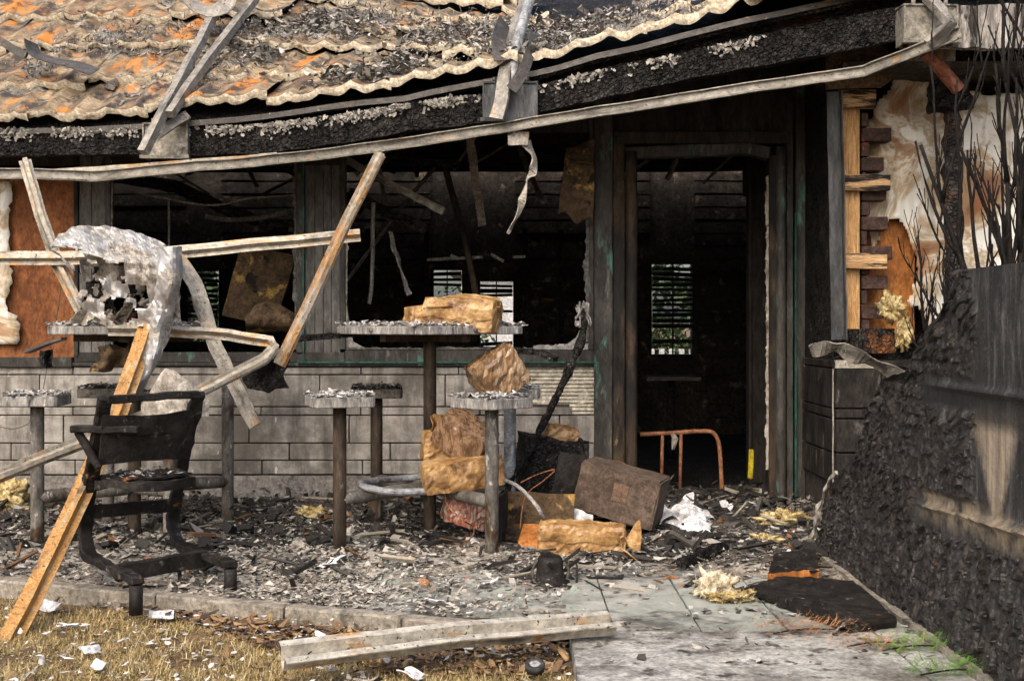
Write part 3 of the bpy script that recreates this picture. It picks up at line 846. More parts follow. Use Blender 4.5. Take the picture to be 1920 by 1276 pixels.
# ---- roof: wavy coated-steel tiles in rows on a sagging eave
EAVE = [(-700, 236), (-160, 232), (30, 230), (150, 228), (265, 220), (370, 213), (500, 202), (640, 180), (753, 168), (860, 146), (933, 131), (1013, 118), (1073, 102), (1140, 82), (1203, 70), (1273, 52), (1347, 33), (1423, 15), (1497, 0), (1700, -45), (1950, -80)]
def eave_Y(px): return lerp(-.62, -1.32, (px - 0) / 1500.0)
def theta(px): return math.radians(interp(px, [(0, 43), (300, 40), (483, 35), (657, 28), (870, 23), (1140, 20), (1500, 20)]))
def eave_pt(px): return P(px, interp(px, EAVE), eave_Y(px))
# table by arclength
ES, acc = [], 0.0
prev = None
for px in range(-700, 1951, 10):
    p = eave_pt(px)
    if prev is not None: acc += (p - prev).length
    ES.append((acc, px)); prev = p
ROWL = .37
def roof_pt(s, up):
    px = interp(s, ES); p = eave_pt(px); th = theta(px)
    return p + Vector((.17 * math.cos(th), math.cos(th), math.sin(th))).normalized() * up
def roof_n(s):
    px = interp(s, ES); th = theta(px)
    return Vector((.05, -math.sin(th), math.cos(th))).normalized()
PITCH, AMP = .176, .028
def wavef(s):
    w = (s / PITCH) % 1.0
    return AMP * ((1 - math.sin(math.pi * w) ** .9)) + .006 * math.exp(-((w - .5) / .06) ** 2) * 0
ro = MB(); 
# decking under the tiles
vs_, fs = [], []
SMAX = ES[-1][0]
ns = 60
for j in range(12):
    for i in range(ns + 1):
        s = SMAX * i / ns
        vs_.append(roof_pt(s, .03 + j * .37) - roof_n(s) * .07)
for j in range(11):
    for i in range(ns):
        a = j * (ns + 1) + i; fs.append((a, a + 1, a + ns + 2, a + ns + 1))
ro.add(vs_, fs); roof = ro.build('roof', MT['char'], B, solid=.04)
def s_of(px):
    for a, b in zip(ES, ES[1:]):
        if b[1] >= px: return lerp(a[0], b[0], (px - a[1]) / (b[1] - a[1]))
    return SMAX
ROWS = [(-160, 1640), (-200, 1640), (-240, 1120), (-280, 1010), (-330, 960), (-380, 900), (-420, 900)]
PW = PITCH * 4
for r, (pa, pb) in enumerate(ROWS):
    s0, s1 = s_of(pa), s_of(pb)
    s = s0 - [0, 2, 1, 3, 0, 2, 1, 3][r] * PITCH * 1.0
    k = 0
    while s < s1 - .05:
        e = min(s + PW, s1)
        m = max(2, int((e - s) / PITCH * 12)); nr = 6
        lift = random.uniform(0, .016) + (.03 if random.random() < .2 else 0); skew = random.uniform(-.02, .02); slip = random.uniform(-.02, .015) - (.05 if random.random() < .1 else 0)
        sd = r * 31 + k * 7.3
        mb = MB(); vs_, fs, mi, sw = [], [], [], []
        for j in range(nr + 2):
            for i in range(m + 1):
                ss = lerp(s, e, i / m)
                jj = max(j - 1, 0)
                up = r * ROWL + slip + (ROWL + .03 - min(0, slip)) * jj / nr + (.014 * nz((ss, 3, 1), 11, sd) + .008 * nz((ss, 3, 1), 30, sd) if jj == 0 else 0)
                n = roof_n(ss)
                hgt = wavef(ss) + lerp(.05 + lift, .0, jj / nr) + skew * (i / m)
                q = roof_pt(ss, up) + n * hgt
                q = q + n * (nz((ss, up, 1), 4, sd) * .018 + nz((ss, up, 1), 17, sd) * .005)
                if j <= 1: q = q + Vector((0, nz((ss, up, 2), 8, sd) * .012, 0))
                if j == 0: q = q + Vector((0, .004, 0)) - n * (.046 + .022 * nz((ss, up, 4), 13, sd))
                vs_.append(q); sw.append((ss, up, sd))
        for j in range(nr + 1):
            for i in range(m):
                a = j * (m + 1) + i; fs.append((a, a + 1, a + m + 2, a + m + 1)); mi.append(1 if j == 0 else 0)
        mb.add(vs_, fs, mi, sw, smooth=True)
        o = mb.build('roof_tile', [MT['tile'], MT['lip']], roof)
        s = e - .008; k += 1
# eave batten / flashing and charred fascia beam
pth = [eave_pt(px) + Vector((0, .03, -.045)) for px in range(-160, 1700, 40)]
mb = MB(); mb.sweep(pth, rect(.012, .03), amp=.005, freq=5); mb.build('eave_flashing', MT['galv_dark'], B)
FASC = [(-160, 268, 24), (-40, 270, 24), (200, 267, 24), (367, 268, 27), (500, 262, 26), (640, 244, 26), (770, 221, 26), (907, 205, 26), (1010, 189, 25), (1140, 156, 26), (1280, 127, 24), (1413, 100, 26), (1547, 74, 28), (1700, 42, 28)]
pth, hs = [], []
for px in range(-160, 1701, 3):
    pth.append(P(px, interp(px, [(a, b) for a, b, c in FASC]), eave_Y(px) + .09)); hs.append(interp(px, [(a, c) for a, b, c in FASC]) / 330 * 2)
sec = [(-.035, -.5 + i / 16) for i in range(17)] + [(0, .5), (.035, .5), (.035, 0), (.035, -.5), (0, -.5)]
mb = MB(); vs_, fs, sw = [], [], []
L = 0
for i, p in enumerate(pth):
    if i: L += (p - pth[i - 1]).length
    for (u, v) in sec:
        q = p + Vector((0, u * 1.2, v * hs[i]))
        e_ = facet((q.x * .8, q.z * 1.3, 0), 34, 2.)
        q = q + nzv(q, 9, 3.) * .008 + Vector((0, -min(1, e_ * 2.2) * .009 - .004 * nz(q, 60), 0))
        vs_.append(q); sw.append((L, v, 0))
m = len(sec)
for i in range(len(pth) - 1):
    for j in range(m):
        a, b = i * m + j, i * m + (j + 1) % m
        fs.append((a, b, b + m, a + m))
mb.add(vs_, fs, 0, sw); mb.build('fascia_beam', MT['char'], B)
# second charred beam behind and soffit
pth2 = [P(px, interp(px, [(1000, 150), (1140, 122), (1280, 92), (1413, 62), (1547, 36), (1700, 8)]), eave_Y(px) + .17) for px in range(1000, 1701, 25)]
mb = MB(); mb.sweep(pth2, rect(.05, .10), amp=.008, freq=18); mb.build('rafter_plate', MT['char_grain'], B)
vs_, fs = [], []
pp = list(range(-160, 1801, 40))
for i, px in enumerate(pp):
    p = P(px, interp(px, [(a, b) for a, b, c in FASC]), eave_Y(px) + .14)
    vs_ += [p + Vector((0, 0, .05)), Vector((p.x, .08, p.z + .16))]
    if i: fs.append((2 * i - 2, 2 * i - 1, 2 * i + 1, 2 * i))
mb = MB(); mb.add(vs_, fs); mb.build('soffit', MT['soot'], B, solid=.03)

# ---- right wing: stripped corner in front of the door plane (front face Y=-0.8)
YW = -.8
def W(px, py, dy=0.0): return P(px, py, YW + dy)
wx = W(1565, 600).x
mb = MB(); mb.box((wx + .02, YW + .02, -.05), (4.2, .0, W(0, 676).z)); wing = mb.build('wing_wall', MT['mortar'], B)
for (y0, y1, js) in [(675, 690, [1566, 1640, 1760, 2000]), (691, 765, [1566, 1652, 1800, 2000]), (766, 784, [1566, 1690, 2000]), (785, 848, [1566, 1652, 1840, 2000]), (849, 905, [1566, 1690, 2000])]:
    for a, b in zip(js, js[1:]):
        if y0 == 675 and a == 1566: continue
        p0, p1 = W(a, y1), W(b, y0); mb = MB()
        mb.box((p0.x + .003, YW - .012, p0.z + .003), (p1.x - .003, YW + .019, p1.z - .003)); mb.build('block', MT['soot_tile'], wing, bevel=.004)
    z0, z1 = W(0, y1).z, W(0, y0).z; mb = MB()
    mb.box((wx - .012, YW + .003, z0 + .003), (wx + .019, -.06, z1 - .003)); mb.build('block', MT['soot_tile'], wing, bevel=.004)
mb = MB(); mb.box((W(1566, 690).x, YW - .004, W(0, 690).z), (W(1640, 690).x, YW + .019, W(0, 675).z)); mb.build('adhesive_bed', MT['adhesive'], wing)
mb = MB(); mb.sweep(dense([(wx - .013, YW - .013, .0), (wx - .012, YW - .012, W(0, 690).z)], .05), rect(.007, .007), up=(0, 1, 0), amp=.002, freq=30); mb.build('corner_bead', MT['galv'], wing)
# backing of the wing: dark cavity, plywood, foil
mb = MB(); mb.box((wx + .06, YW + .34, W(0, 676).z), (4.2, YW + .4, 2.9)); mb.box((wx + .02, YW + .1, W(0, 676).z), (wx + .06, .0, 2.9)); wb = mb.build('wing_backing', MT['char'], B)
mb = MB(); mb.gbox((W(1740, 0).x - W(1625, 0).x, .015, W(0, 405).z - W(0, 640).z), (4, 1, 6), Matrix.Translation(((W(1740, 0).x + W(1625, 0).x) / 2, YW + .25, (W(0, 405).z + W(0, 640).z) / 2)), .004, 5)
mb.build('plywood_panel', MT['plywood'], wb)
def foil_sheet(name, px0, px1, edge_fn, py0, py1, dy, seed):
    nu, nv = 60, 80; vs_, fs, keep = [], [], []
    for j in range(nv + 1):
        for i in range(nu + 1):
            u, v = i / nu, j / nv
            px, py = lerp(px0, px1, u), lerp(py0, py1, v)
            q = (px / 100, py / 100, 0)
            fold = abs(nz((px / 55 + py / 190, py / 330, 0), 1, seed)) * .05 + abs(nz((px / 24 - py / 130, py / 110, 1), 1, seed)) * .024 + nz(q, 1.1, seed) * .05
            vs_.append(W(px + 6 * nz(q, 3, seed), py + 6 * nz(q, 3, seed + 5), dy - fold)); keep.append(edge_fn(px + 9 * nz(q, 6, seed), py + 9 * nz(q, 6, seed + 2)))
    for j in range(nv):
        for i in range(nu):
            a = j * (nu + 1) + i
            if keep[a] and keep[a + nu + 2]: fs.append((a, a + 1, a + nu + 2, a + nu + 1))
    mb = MB(); mb.add(vs_, fs, smooth=True); mb.build(name, MT['melt'], wb, solid=.004)
def e1(px, py):
    left = interp(py, [(90, 1690), (160, 1672), (200, 1640), (230, 1625), (300, 1615), (400, 1622), (470, 1632), (560, 1640)])
    if px < left: return False
    cx, cy, rx, ry = 1675, 500, 40, 85                      # burnt-through arch
    if ((px - cx) / rx) ** 2 + ((py - cy) / ry) ** 2 < 1: return False
    if py > interp(px, [(1600, 560), (1650, 545), (1700, 560), (1770, 640)]): return False
    return True
foil_sheet('insulation_sheet', 1600, 1790, e1, 90, 660, .2, 2.)
foil_sheet('insulation_sheet', 1796, 2010, lambda px, py: py > 165 + (px - 1800) * .1 and py < 680, 150, 690, .16, 6.)
# wool between
# corner angle, stud, battens, brick toothing
mb = MB(); mb.sweep([W(1563 + i * .9, 172 + i * 46.5, -.02) for i in range(11)], [(-.038, -.005), (.038, -.005), (.038, .0), (-.032, .0), (-.032, .05), (-.038, .05)], up=(0, -1, 0), amp=.003, freq=5); mb.build('corner_angle', MT['bracket_dark'], wb)
def wbox(name, px0, px1, py0, py1, dy0, dy1, mat, amp=.002, seed=0., n=(4, 1, 2), bev=.003):
    a, b = W(px0, py1, (dy0 + dy1) / 2), W(px1, py0, (dy0 + dy1) / 2); mb = MB()
    mb.gbox((b.x - a.x, dy1 - dy0, b.z - a.z), n, Matrix.Translation(((a.x + b.x) / 2, YW + (dy0 + dy1) / 2, (a.z + b.z) / 2)), amp, 12, seed)
    return mb.build(name, MT[mat], wb, bevel=bev)
wbox('stud', 1573, 1609, 204, 622, .05, .12, 'stud', .002, 1., (2, 2, 16))
wbox('batten', 1570, 1640, 170, 204, .0, .07, 'batten', .002, 2.)
wbox('batten', 1574, 1668, 328, 358, .0, .045, 'batten', .003, 3., (8, 1, 2))
wbox('batten', 1578, 1662, 475, 504, .0, .045, 'batten', .003, 4., (8, 1, 2))
wbox('batten', 1582, 1676, 616, 662, .0, .045, 'char_brown', .003, 5., (8, 1, 2))
y = 215; k = 0
while y < 610:
    long = k % 2 == 1
    x1 = random.uniform(1652, 1668) if long else random.uniform(1618, 1630)
    wbox('brick', 1611, x1, y, y + 25, .06, .17, 'brick', .002, 10. + k, (3, 1, 1), .004)
    y += 27.5; k += 1
# chipboard gusset and ashen fascia at the top right
mb = MB(); pts = [(1549, 88), (1600, 82), (1650, 84), (1675, 100), (1679, 128), (1672, 150), (1655, 163), (1600, 165), (1549, 167)]
fr = [W(a, b, -.06) for a, b in pts]; bk = [W(a, b, -.06) + Vector((0, .025, 0)) for a, b in pts]; n = len(pts)
mb.add(fr + bk, [list(range(n)), list(range(n, 2 * n))[::-1]] + [(i, n + i, n + (i + 1) % n, (i + 1) % n) for i in range(n)]); mb.build('chipboard_gusset', MT['osb'], B)
YF = -1.42
mb = MB(); a, b = P(1690, 92, YF), P(2010, 12, YF)
mb.gbox((b.x - a.x, .06, b.z - a.z), (30, 2, 12), Matrix.Translation(((a.x + b.x) / 2, YF, (a.z + b.z) / 2)), .012, 9, 4.); mb.build('ashen_fascia', MT['streaked'], B)
mb = MB(); mb.box((wx, -1.0, P(0, 96, YF).z), (4.3, YW + .45, P(0, 94, YF).z + .03)); mb.build('wing_soffit', MT['soot'], B)
mb = MB(); mb.gbox((4.3 - 1.2, 1.7, .06), (6, 4, 1), rotm((2.75, -.58, 2.95), 12, 0, 0), .01, 3); mb.build('wing_roof', MT['char'], B)
# bent white flashing on top of the pier
mb = MB(); mb.sweep(smoothpath([W(1518, 658, -.1), W(1560, 650, -.1), W(1600, 662, -.13), W(1650, 685, -.16), W(1700, 712, -.18)], 5), rect(.095, .005), twist=[1.0 - .02 * i + .35 * math.sin(i * .8) for i in range(21)], amp=.022, freq=11)
mb.build('torn_flashing', MT['galv'], wb)

# ================================================================ wreck of the canopy in front of the wall
# long bent rail
RAIL = [(-120, 325, -.95), (60, 326, -.95), (175, 331, -.95), (190, 330, -.96), (330, 316, -.98), (480, 303, -1.0), (640, 284, -1.03), (800, 262, -1.07), (960, 237, -1.12), (1120, 210, -1.17), (1250, 190, -1.22), (1400, 166, -1.3), (1550, 144, -1.4), (1620, 134, -1.45), (1640, 126, -1.48), (1700, 102, -1.58), (1760, 79, -1.66), (1802, 61, -1.72)]
mb = MB(); pth = dense([P(*r) for r in RAIL], .06)
mb.sweep(pth, [(1.05 * x, 1.05 * y) for x, y in [(.016, .022), (.016, .027), (-.006, .027), (-.006, -.02), (.006, -.028), (.024, -.028), (.026, -.02), (.023, -.02), (.021, -.025), (.007, -.025), (-.002, -.018), (-.002, .023)]], twist=[.1 * math.sin(i * .13) + .06 * nz((i * .3, 0, 0)) for i in range(len(pth))], amp=.006, freq=6)
tag(mb.build('bent_rail', MT['galv']), 'long kinked grey metal rail hanging across the whole front below the eave', 'metal rail')
mb = MB(); mb.sweep(dense([P(95, 322, -.9), P(250, 311, -.9), P(415, 299, -.9), P(520, 290, -.9)], .06), rect(.03, .02), amp=.004, freq=8)
tag(mb.build('thin_batten', MT['rust_b']), 'thin straw-coloured strip lying on the left part of the long kinked rail', 'metal strip')

def bar(name, pts, prof, mat, label, cat='metal profile', up=(0, -1, 0), tw=None, amp=.003, freq=6, smoothp=0, group=None, bevel=0, step=.06, seed=0.):
    p = [P(*q) if not isinstance(q, Vector) else q for q in pts]
    p = smoothpath(p, smoothp) if smoothp else dense(p, step)
    t = None
    if tw: t = [lerp(tw[0], tw[1], i / (len(p) - 1)) for i in range(len(p))]
    m_ = MB(); m_.sweep(p, prof, up=up, twist=t, amp=amp, freq=freq, seed=seed)
    return tag(m_.build(name, MT[mat], bevel=bevel), label, cat, group)

HATP = hat(.036, .03, .02)
# horizontal channel behind the foil, in two visible lengths
bar('metal_channel', [(-120, 484, -1.35), (140, 483, -1.33), (330, 473, -1.3), (480, 458, -1.27), (676, 441, -1.22)], HATP, 'rust_b', 'level rust-streaked channel crossing the left window behind the crumpled foil', tw=(.3, .5), seed=1.)
bar('metal_channel', [(47, 300, -1.2), (75, 400, -1.25), (110, 500, -1.3), (158, 592, -1.35)], hat(.03, .035, .016), 'rust_b', 'slanting galvanised channel hanging in front of the red board', tw=(.4, .5), seed=2.)
bar('metal_channel', [(714, 288, -1.35), (650, 415, -1.4), (575, 580, -1.46), (524, 684, -1.5)], hat(.03, .034, .017), 'rust_a', 'steep rusty channel leaning between the two windows', tw=(.5, .35), seed=4.)
# folded channel: runs right, kinks, comes back down to the left
bar('folded_channel', [(205, 618, -1.62), (330, 620, -1.6), (430, 627, -1.58), (506, 640, -1.57), (514, 652, -1.60), (496, 672, -1.64), (400, 722, -1.78), (250, 790, -2.0), (120, 842, -2.2), (0, 890, -2.4), (-80, 925, -2.5)], hat(.026, .034, .018), 'rust_b', 'channel folded into a hairpin at its right end beside the left table', tw=(.6, .2), amp=.006, seed=5.)
bar('metal_channel', [(278, 608, -1.7), (262, 660, -1.8), (222, 770, -2.1), (150, 930, -2.5), (70, 1100, -2.95), (-10, 1250, -3.3), (-60, 1330, -3.45)], hat(.036, .034, .026, .005), 'rust_o', 'long bright orange rusted channel leaning down across the burnt chair to the lawn', tw=(.3, .1), seed=7.)
# channel lying on the ground
p0, p1 = G(530, 1236, .04), G(1152, 1176, .04)
bar('fallen_channel', [p0 + Vector((0, 0, .02)), p0.lerp(p1, .5) + Vector((0, 0, .035)), p1 + Vector((0, 0, .03))], hat(.06, .05, .03, .005), 'rust_pale', 'pale channel lying on the kerb at the edge of the dry lawn', up=(0, 0, 1), tw=(2.75, 2.9), amp=.003, seed=10.)
# burnt flat strip hanging from the foil to the right
bar('scorched_strip', [(330, 485, -1.55), (365, 530, -1.55), (385, 590, -1.57), (410, 660, -1.6), (440, 720, -1.62), (462, 765, -1.64), (478, 797, -1.66)], rect(.075, .008), 'galv', 'grey-brown scorched flat strip drooping right from the crumpled foil', 'metal strip', tw=(.5, -.4), smoothp=6, amp=.01, freq=9)

# crumpled aluminium sheet
def crumple(name, label, cat, quad_fn, nu, nv, mat, amp, freq, seed, hole=None, solid=.003, parent=None, group=None, smooth=False):
    vs_, fs, keep = [], [], []
    for j in range(nv + 1):
        for i in range(nu + 1):
            u, v = i / nu, j / nv
            p = quad_fn(u, v)
            d = nzv(p, freq, seed) * amp + nzv(p, freq * 2.3, seed + 4) * amp * .45
            r = folds(p, freq * .55, seed) * amp * 1.25
            vs_.append(p + d * (.12 if mat == 'foil' else .45) + Vector((0, -r, r * .4))); keep.append(True if hole is None else not hole(u, v, p))
    for j in range(nv):
        for i in range(nu):
            a = j * (nu + 1) + i
            if keep[a] and keep[a + 1] and keep[a + nu + 2] and keep[a + nu + 1]: fs.append((a, a + 1, a + nu + 2, a + nu + 1))
    m_ = MB(); m_.add(vs_, fs, smooth=smooth)
    o = m_.build(name, MT[mat] if isinstance(mat, str) else mat, parent, solid=solid)
    return tag(o, label, cat, group) if parent is None else o

FT = [(100, 455), (135, 425), (190, 425), (245, 432), (295, 446), (325, 470)]
def foil_q(u, v):
    # hood: top edge follows the draped ridge, falls toward the camera in broad folds, then hangs
    px = lerp(98, 336, u); top = interp(px, [(98, 458), (112, 440), (150, 424), (200, 426), (250, 433), (300, 450), (336, 480)])
    bot = interp(px, [(98, 480), (150, 575), (210, 612), (270, 612), (336, 598)])
    py = lerp(top, bot, v)
    fold = 0.0
    return P(px, py, -1.60 - .20 * min(1, v * 3.2) + .10 * max(0, v - .35) - fold)
def foil_hole(u, v, p):
    a = nz((u * 4.5, v * 5, 1), 1, 2.) + .4 * nz((u * 15, v * 15, 1), 1, 5.)
    return (v > .30 + .08 * nz((u * 12, 0, 0), 1) and u < .56 and a > -.05) or (v > .55 and u < .75 and a > .22)
foil = thing('crumpled_foil', P(220, 600, -1.65), 'large crumpled silver metal sheet draped over the left table, burnt through in holes', 'foil sheet')
crumple('hood', None, None, foil_q, 52, 40, 'foil', .042, 13, 3., foil_hole, parent=foil)
def flap_q(u, v):
    c = interp(v, [(0, 318), (.25, 318), (.5, 300), (.75, 285), (1, 255)]); w = interp(v, [(0, 46), (.3, 44), (.6, 46), (1, 16)])
    return P(c + (u - .5) * w, lerp(462, 738, v), -1.78 - .07 * math.sin(u * math.pi) - .04 * math.sin(v * 9))
crumple('hanging_flap', None, None, flap_q, 8, 34, 'foil', .038, 14, 6., parent=foil)
def scrap_q(u, v):
    return P(lerp(140, 290, u) + 16 * math.sin(v * 4), lerp(475, 612, v), -1.54 - .07 * abs(((u * 4 + v) % 1) - .5) - .06 * math.sin(v * 3))
crumple('burnt_fold', None, None, scrap_q, 50, 46, 'scrap', .04, 8, 9., lambda u, v, p: nz((u * 6, v * 6, 3), 1, 1.) + .4 * nz((u * 18, v * 18, 3), 1, 1.) > .12, parent=foil)
def scrap_q2(u, v):
    return P(lerp(150, 262, u) + 10 * math.sin(v * 5), lerp(500, 620, v), -1.46 - .06 * abs(((u * 3 - v * 1.4) % 1) - .5))
crumple('burnt_fold', None, None, scrap_q2, 40, 40, 'char_brown', .04, 8, 29., lambda u, v, p: nz((u * 5, v * 5, 9), 1, 1.) > .2, parent=foil)
def lower_q(u, v):
    px = lerp(265, 390, u); return P(px, lerp(interp(px, [(265, 760), (310, 690), (350, 710), (390, 745)]), 782, v), -2.0 - .1 * math.sin(u * 3))
crumple('crumpled_sheet', 'pale crumpled sheet slumped behind the backrest of the burnt chair', 'foil sheet', lower_q, 40, 30, 'scrap', .025, 9, 12.)
crumple('hanging_rag', 'dark charred rag hanging under the left sill beside the steep rusty channel', 'burnt scrap', lambda u, v: P(lerp(465, 545, u) - 12 * math.sin(v * 3), lerp(672, 736 - 20 * abs(u - .5), v), -.25 - .05 * math.sin(u * 6)), 22, 18, 'char_fine', .04, 10, 15., solid=.006)

# ---- brackets on the fascia with their twisted arms
def bracket(loc_px, w, h, y, mat, label, lean=0):
    px, py = loc_px; a = P(px, py, y); s = F / (y + D0); w /= s; h /= s
    r = thing('roof_bracket', a, label, 'bracket', 'brackets bolted to the fascia beam')
    m_ = MB(); t = .008
    m_.gbox((w, t, h), (8, 1, 6), rotm(a + Vector((0, -.02, 0)), lean), .004, 9, px); m_.build('front_plate', MT[mat], r)
    m_ = MB(); m_.gbox((w * 1.04, .15, t), (8, 3, 1), rotm(a + Vector((0, .045, h / 2 + .006)), 4), .003, 9, px); m_.build('top_flange', MT[mat], r)
    for sx in (-1, 1):
        m_ = MB(); m_.gbox((t, .14, h * .95), (1, 3, 4), Matrix.Translation(a + Vector((sx * w / 2, .04, 0))), .003, 9, px); m_.build('side_plate', MT[mat], r)
    m_ = MB(); m_.gbox((w * 1.12, .03, .02), (8, 1, 1), Matrix.Translation(a + Vector((0, -.035, -h / 2 + .01))), .004, 9, px); m_.build('bottom_lip', MT[mat], r)
    for sx in (-.3, .32):
        m_ = MB(); m_.tube([a + Vector((sx * w, -.0, h / 2 + .005)), a + Vector((sx * w, .0, h / 2 + .03))], .011, 6); m_.build('bolt', MT[mat], r)
    return r
bracket((312, 266), 82, 66, -.76, 'bracket', 'pale steel bracket on the left of the fascia, with two arms rising from it', -8)
bracket((957, 193), 100, 74, -1.06, 'bracket_dark', 'dark steel bracket on the middle of the fascia above the right window', -4)
bracket((1742, 48), 98, 72, -1.56, 'bracket', 'grey-green steel bracket at the right end of the fascia', -3)

def tube_profile(w, t=.006):
    return rect(w, w)
bar('square_bar', [(268, 286, -1.04), (300, 222, -.95), (345, 135, -.68), (372, 85, -.46), (402, 24, -.22)], rect(.046, .046), 'galv', 'brown square arm rising from the left bracket across the tiles', 'metal arm', tw=(.5, .3), amp=.004, seed=2.)
bar('square_bar', [(318, 215, -.93), (352, 165, -.78), (410, 85, -.42), (478, -2, -.05)], rect(.044, .044), 'galv', 'pale straight arm rising up right from the left bracket', 'metal arm', tw=(.4, .4), amp=.003, seed=5.)
bar('bar_stub', [(296, 252, -.9), (330, 228, -.85), (352, 216, -.8)], rect(.05, .02), 'galv', 'short flat stub on top of the left bracket', 'metal strip', seed=4.)
bar('twisted_flap', [(350, -2, -.2), (375, 14, -.24), (400, 20, -.28), (425, 6, -.24), (430, -12, -.2)], rect(.11, .005), 'galv', 'pale folded flap wrapped round the top of the brown arm', 'metal strip', smoothp=6, tw=(1.0, .1), amp=.01, freq=8)
bar('twisted_bar', [(930, 222, -1.2), (940, 185, -1.17), (950, 120, -1.05), (962, 60, -.9), (988, -8, -.75)], rect(.075, .02), 'galv', 'pale flat twisted arm hanging over the middle bracket', 'metal arm', smoothp=6, tw=(.3, .9), amp=.006)
mb = MB(); mb.tube(smoothpath([P(958, 165, -1.1), P(966, 110, -1.05), P(978, 50, -.95), P(996, -10, -.8)], 6), .03, 10, amp=.004, freq=6)
tag(mb.build('round_tube', MT['pipe_grey']), 'blue-grey round tube rising from the middle bracket', 'metal arm')
bar('burnt_flap', [(945, 40, -.95), (936, 80, -1.05), (942, 115, -1.1)], rect(.09, .005), 'galv_dark', 'dark curled flap left of the blue-grey tube on the roof', 'metal strip', smoothp=6, tw=(.8, .2), amp=.01)
bar('burnt_flap', [(1000, 62, -.98), (994, 100, -1.1), (978, 140, -1.17), (958, 168, -1.2)], rect(.06, .006), 'galv_dark', 'dark bent strip right of the blue-grey tube on the roof', 'metal strip', smoothp=6, tw=(.9, .1), amp=.006)
hs_ = thing('hanging_scrap', P(980, 440, -1.05), 'pale twisted strip dangling from the long rail in front of the right window', 'metal strip')
m_ = MB(); m_.gbox((.105, .03, .07), (4, 2, 3), Matrix.Translation(P(972, 260, -1.1)), .006, 12); m_.build('clamp', MT['scrap'], hs_)
m_ = MB(); p = smoothpath([P(985, 268, -1.08), P(1000, 290, -1.06), P(1000, 318, -1.05), P(988, 335, -1.05), P(985, 352, -1.05), P(978, 385, -1.05), P(964, 418, -1.04), P(951, 438, -1.04)], 6)
m_.sweep(p, rect(.06, .006), up=(0, -1, 0), twist=[math.sin(i * .22) * 1.3 for i in range(len(p))], scale=[interp(i / len(p), [(0, .9), (.25, 1.1), (.42, .35), (.5, .2), (.65, .75), (.85, .55), (1, .25)]) for i in range(len(p))], amp=.012, freq=14)
m_.build('strip', MT['scrap'], hs_)
bar('bent_bar', [(1742, -12, -1.62), (1768, 15, -1.68), (1788, 42, -1.74), (1772, 62, -1.74), (1742, 86, -1.72)], channel(.05, .04), 'galv', 'bent pale angle arm on the right-hand bracket', 'metal arm', tw=(.3, .6))
bar('drain_pipe', [(1735, 98, -1.3), (1765, 130, -1.27), (1797, 168, -1.24)], [(math.cos(a * math.pi / 5) * .036, math.sin(a * math.pi / 5) * .036) for a in range(10)], 'copper', 'short rust-brown pipe hanging at an angle under the right bracket', 'pipe')
# loose scraps at the left of the roof
bar('roof_strip', [(-10, 70, -.52), (25, 92, -.52), (50, 104, -.52)], rect(.045, .03), 'galv_dark', 'dark bar poking out over the tiles at the left edge', 'metal strip')
bar('roof_strip', [(58, 78, -.52), (66, 100, -.54), (95, 112, -.56), (140, 122, -.57), (178, 135, -.58)], rect(.11, .005), 'galv_dark', 'dark curled metal ribbon lying on the tiles at the left', 'metal strip', smoothp=6, tw=(1.3, 1.0), amp=.008)

# ================================================================ tables and stools
def rounded_slab(c, size, th, rot, n=10):
    pts = []
    r = size * .12
    for qx, qy, a0 in ((1, 1, 0), (-1, 1, 90), (-1, -1, 180), (1, -1, 270)):
        for k in range(4):
            a = math.radians(a0 + k * 30)
            pts.append((qx * (size / 2 - r) + r * math.cos(a), qy * (size / 2 - r) + r * math.sin(a)))
    ca, sa = math.cos(rot), math.sin(rot)
    pts = [(c.x + x * ca - y * sa, c.y + x * sa + y * ca) for x, y in pts]
    n = len(pts); vs_ = [(x, y, c.z) for x, y in pts] + [(x, y, c.z + th) for x, y in pts]
    return vs_, [list(range(n))[::-1], list(range(n, 2 * n))] + [(i, (i + 1) % n, n + (i + 1) % n, n + i) for i in range(n)]

def ash_pile(name, parent, c, size, rot, n, hmax, seed, pal=None):
    pal = pal or [(.60, .575, .54, 3), (.44, .41, .375, 2), (.22, .2, .175, 1), (.06, .052, .045, .7)]
    u = rng.uniform(-.5, .5, (n, 2)) * size * .98
    ca, sa = math.cos(rot), math.sin(rot)
    pos = np.stack([u[:, 0] * ca - u[:, 1] * sa, u[:, 0] * sa + u[:, 1] * ca, rng.uniform(0, 1, n) ** 2 * hmax], 1) + np.array(c)
    v, q = flakes(pos, rng.uniform(.003, .010, n) * rng.choice([.7, 1, 1, 1.7], n), rng.uniform(1, 2, n), rng.uniform(.1, .8, n), rng.uniform(-.5, .5, n))
    v[:, 2] = np.maximum(v[:, 2], c[2] + .001)
    v -= np.array(WL[parent])
    o = np_mesh(name, v, q, MT['ash_col'], pick_cols(n, 6, pal), parent)
    o['kind'] = 'stuff'
    return o

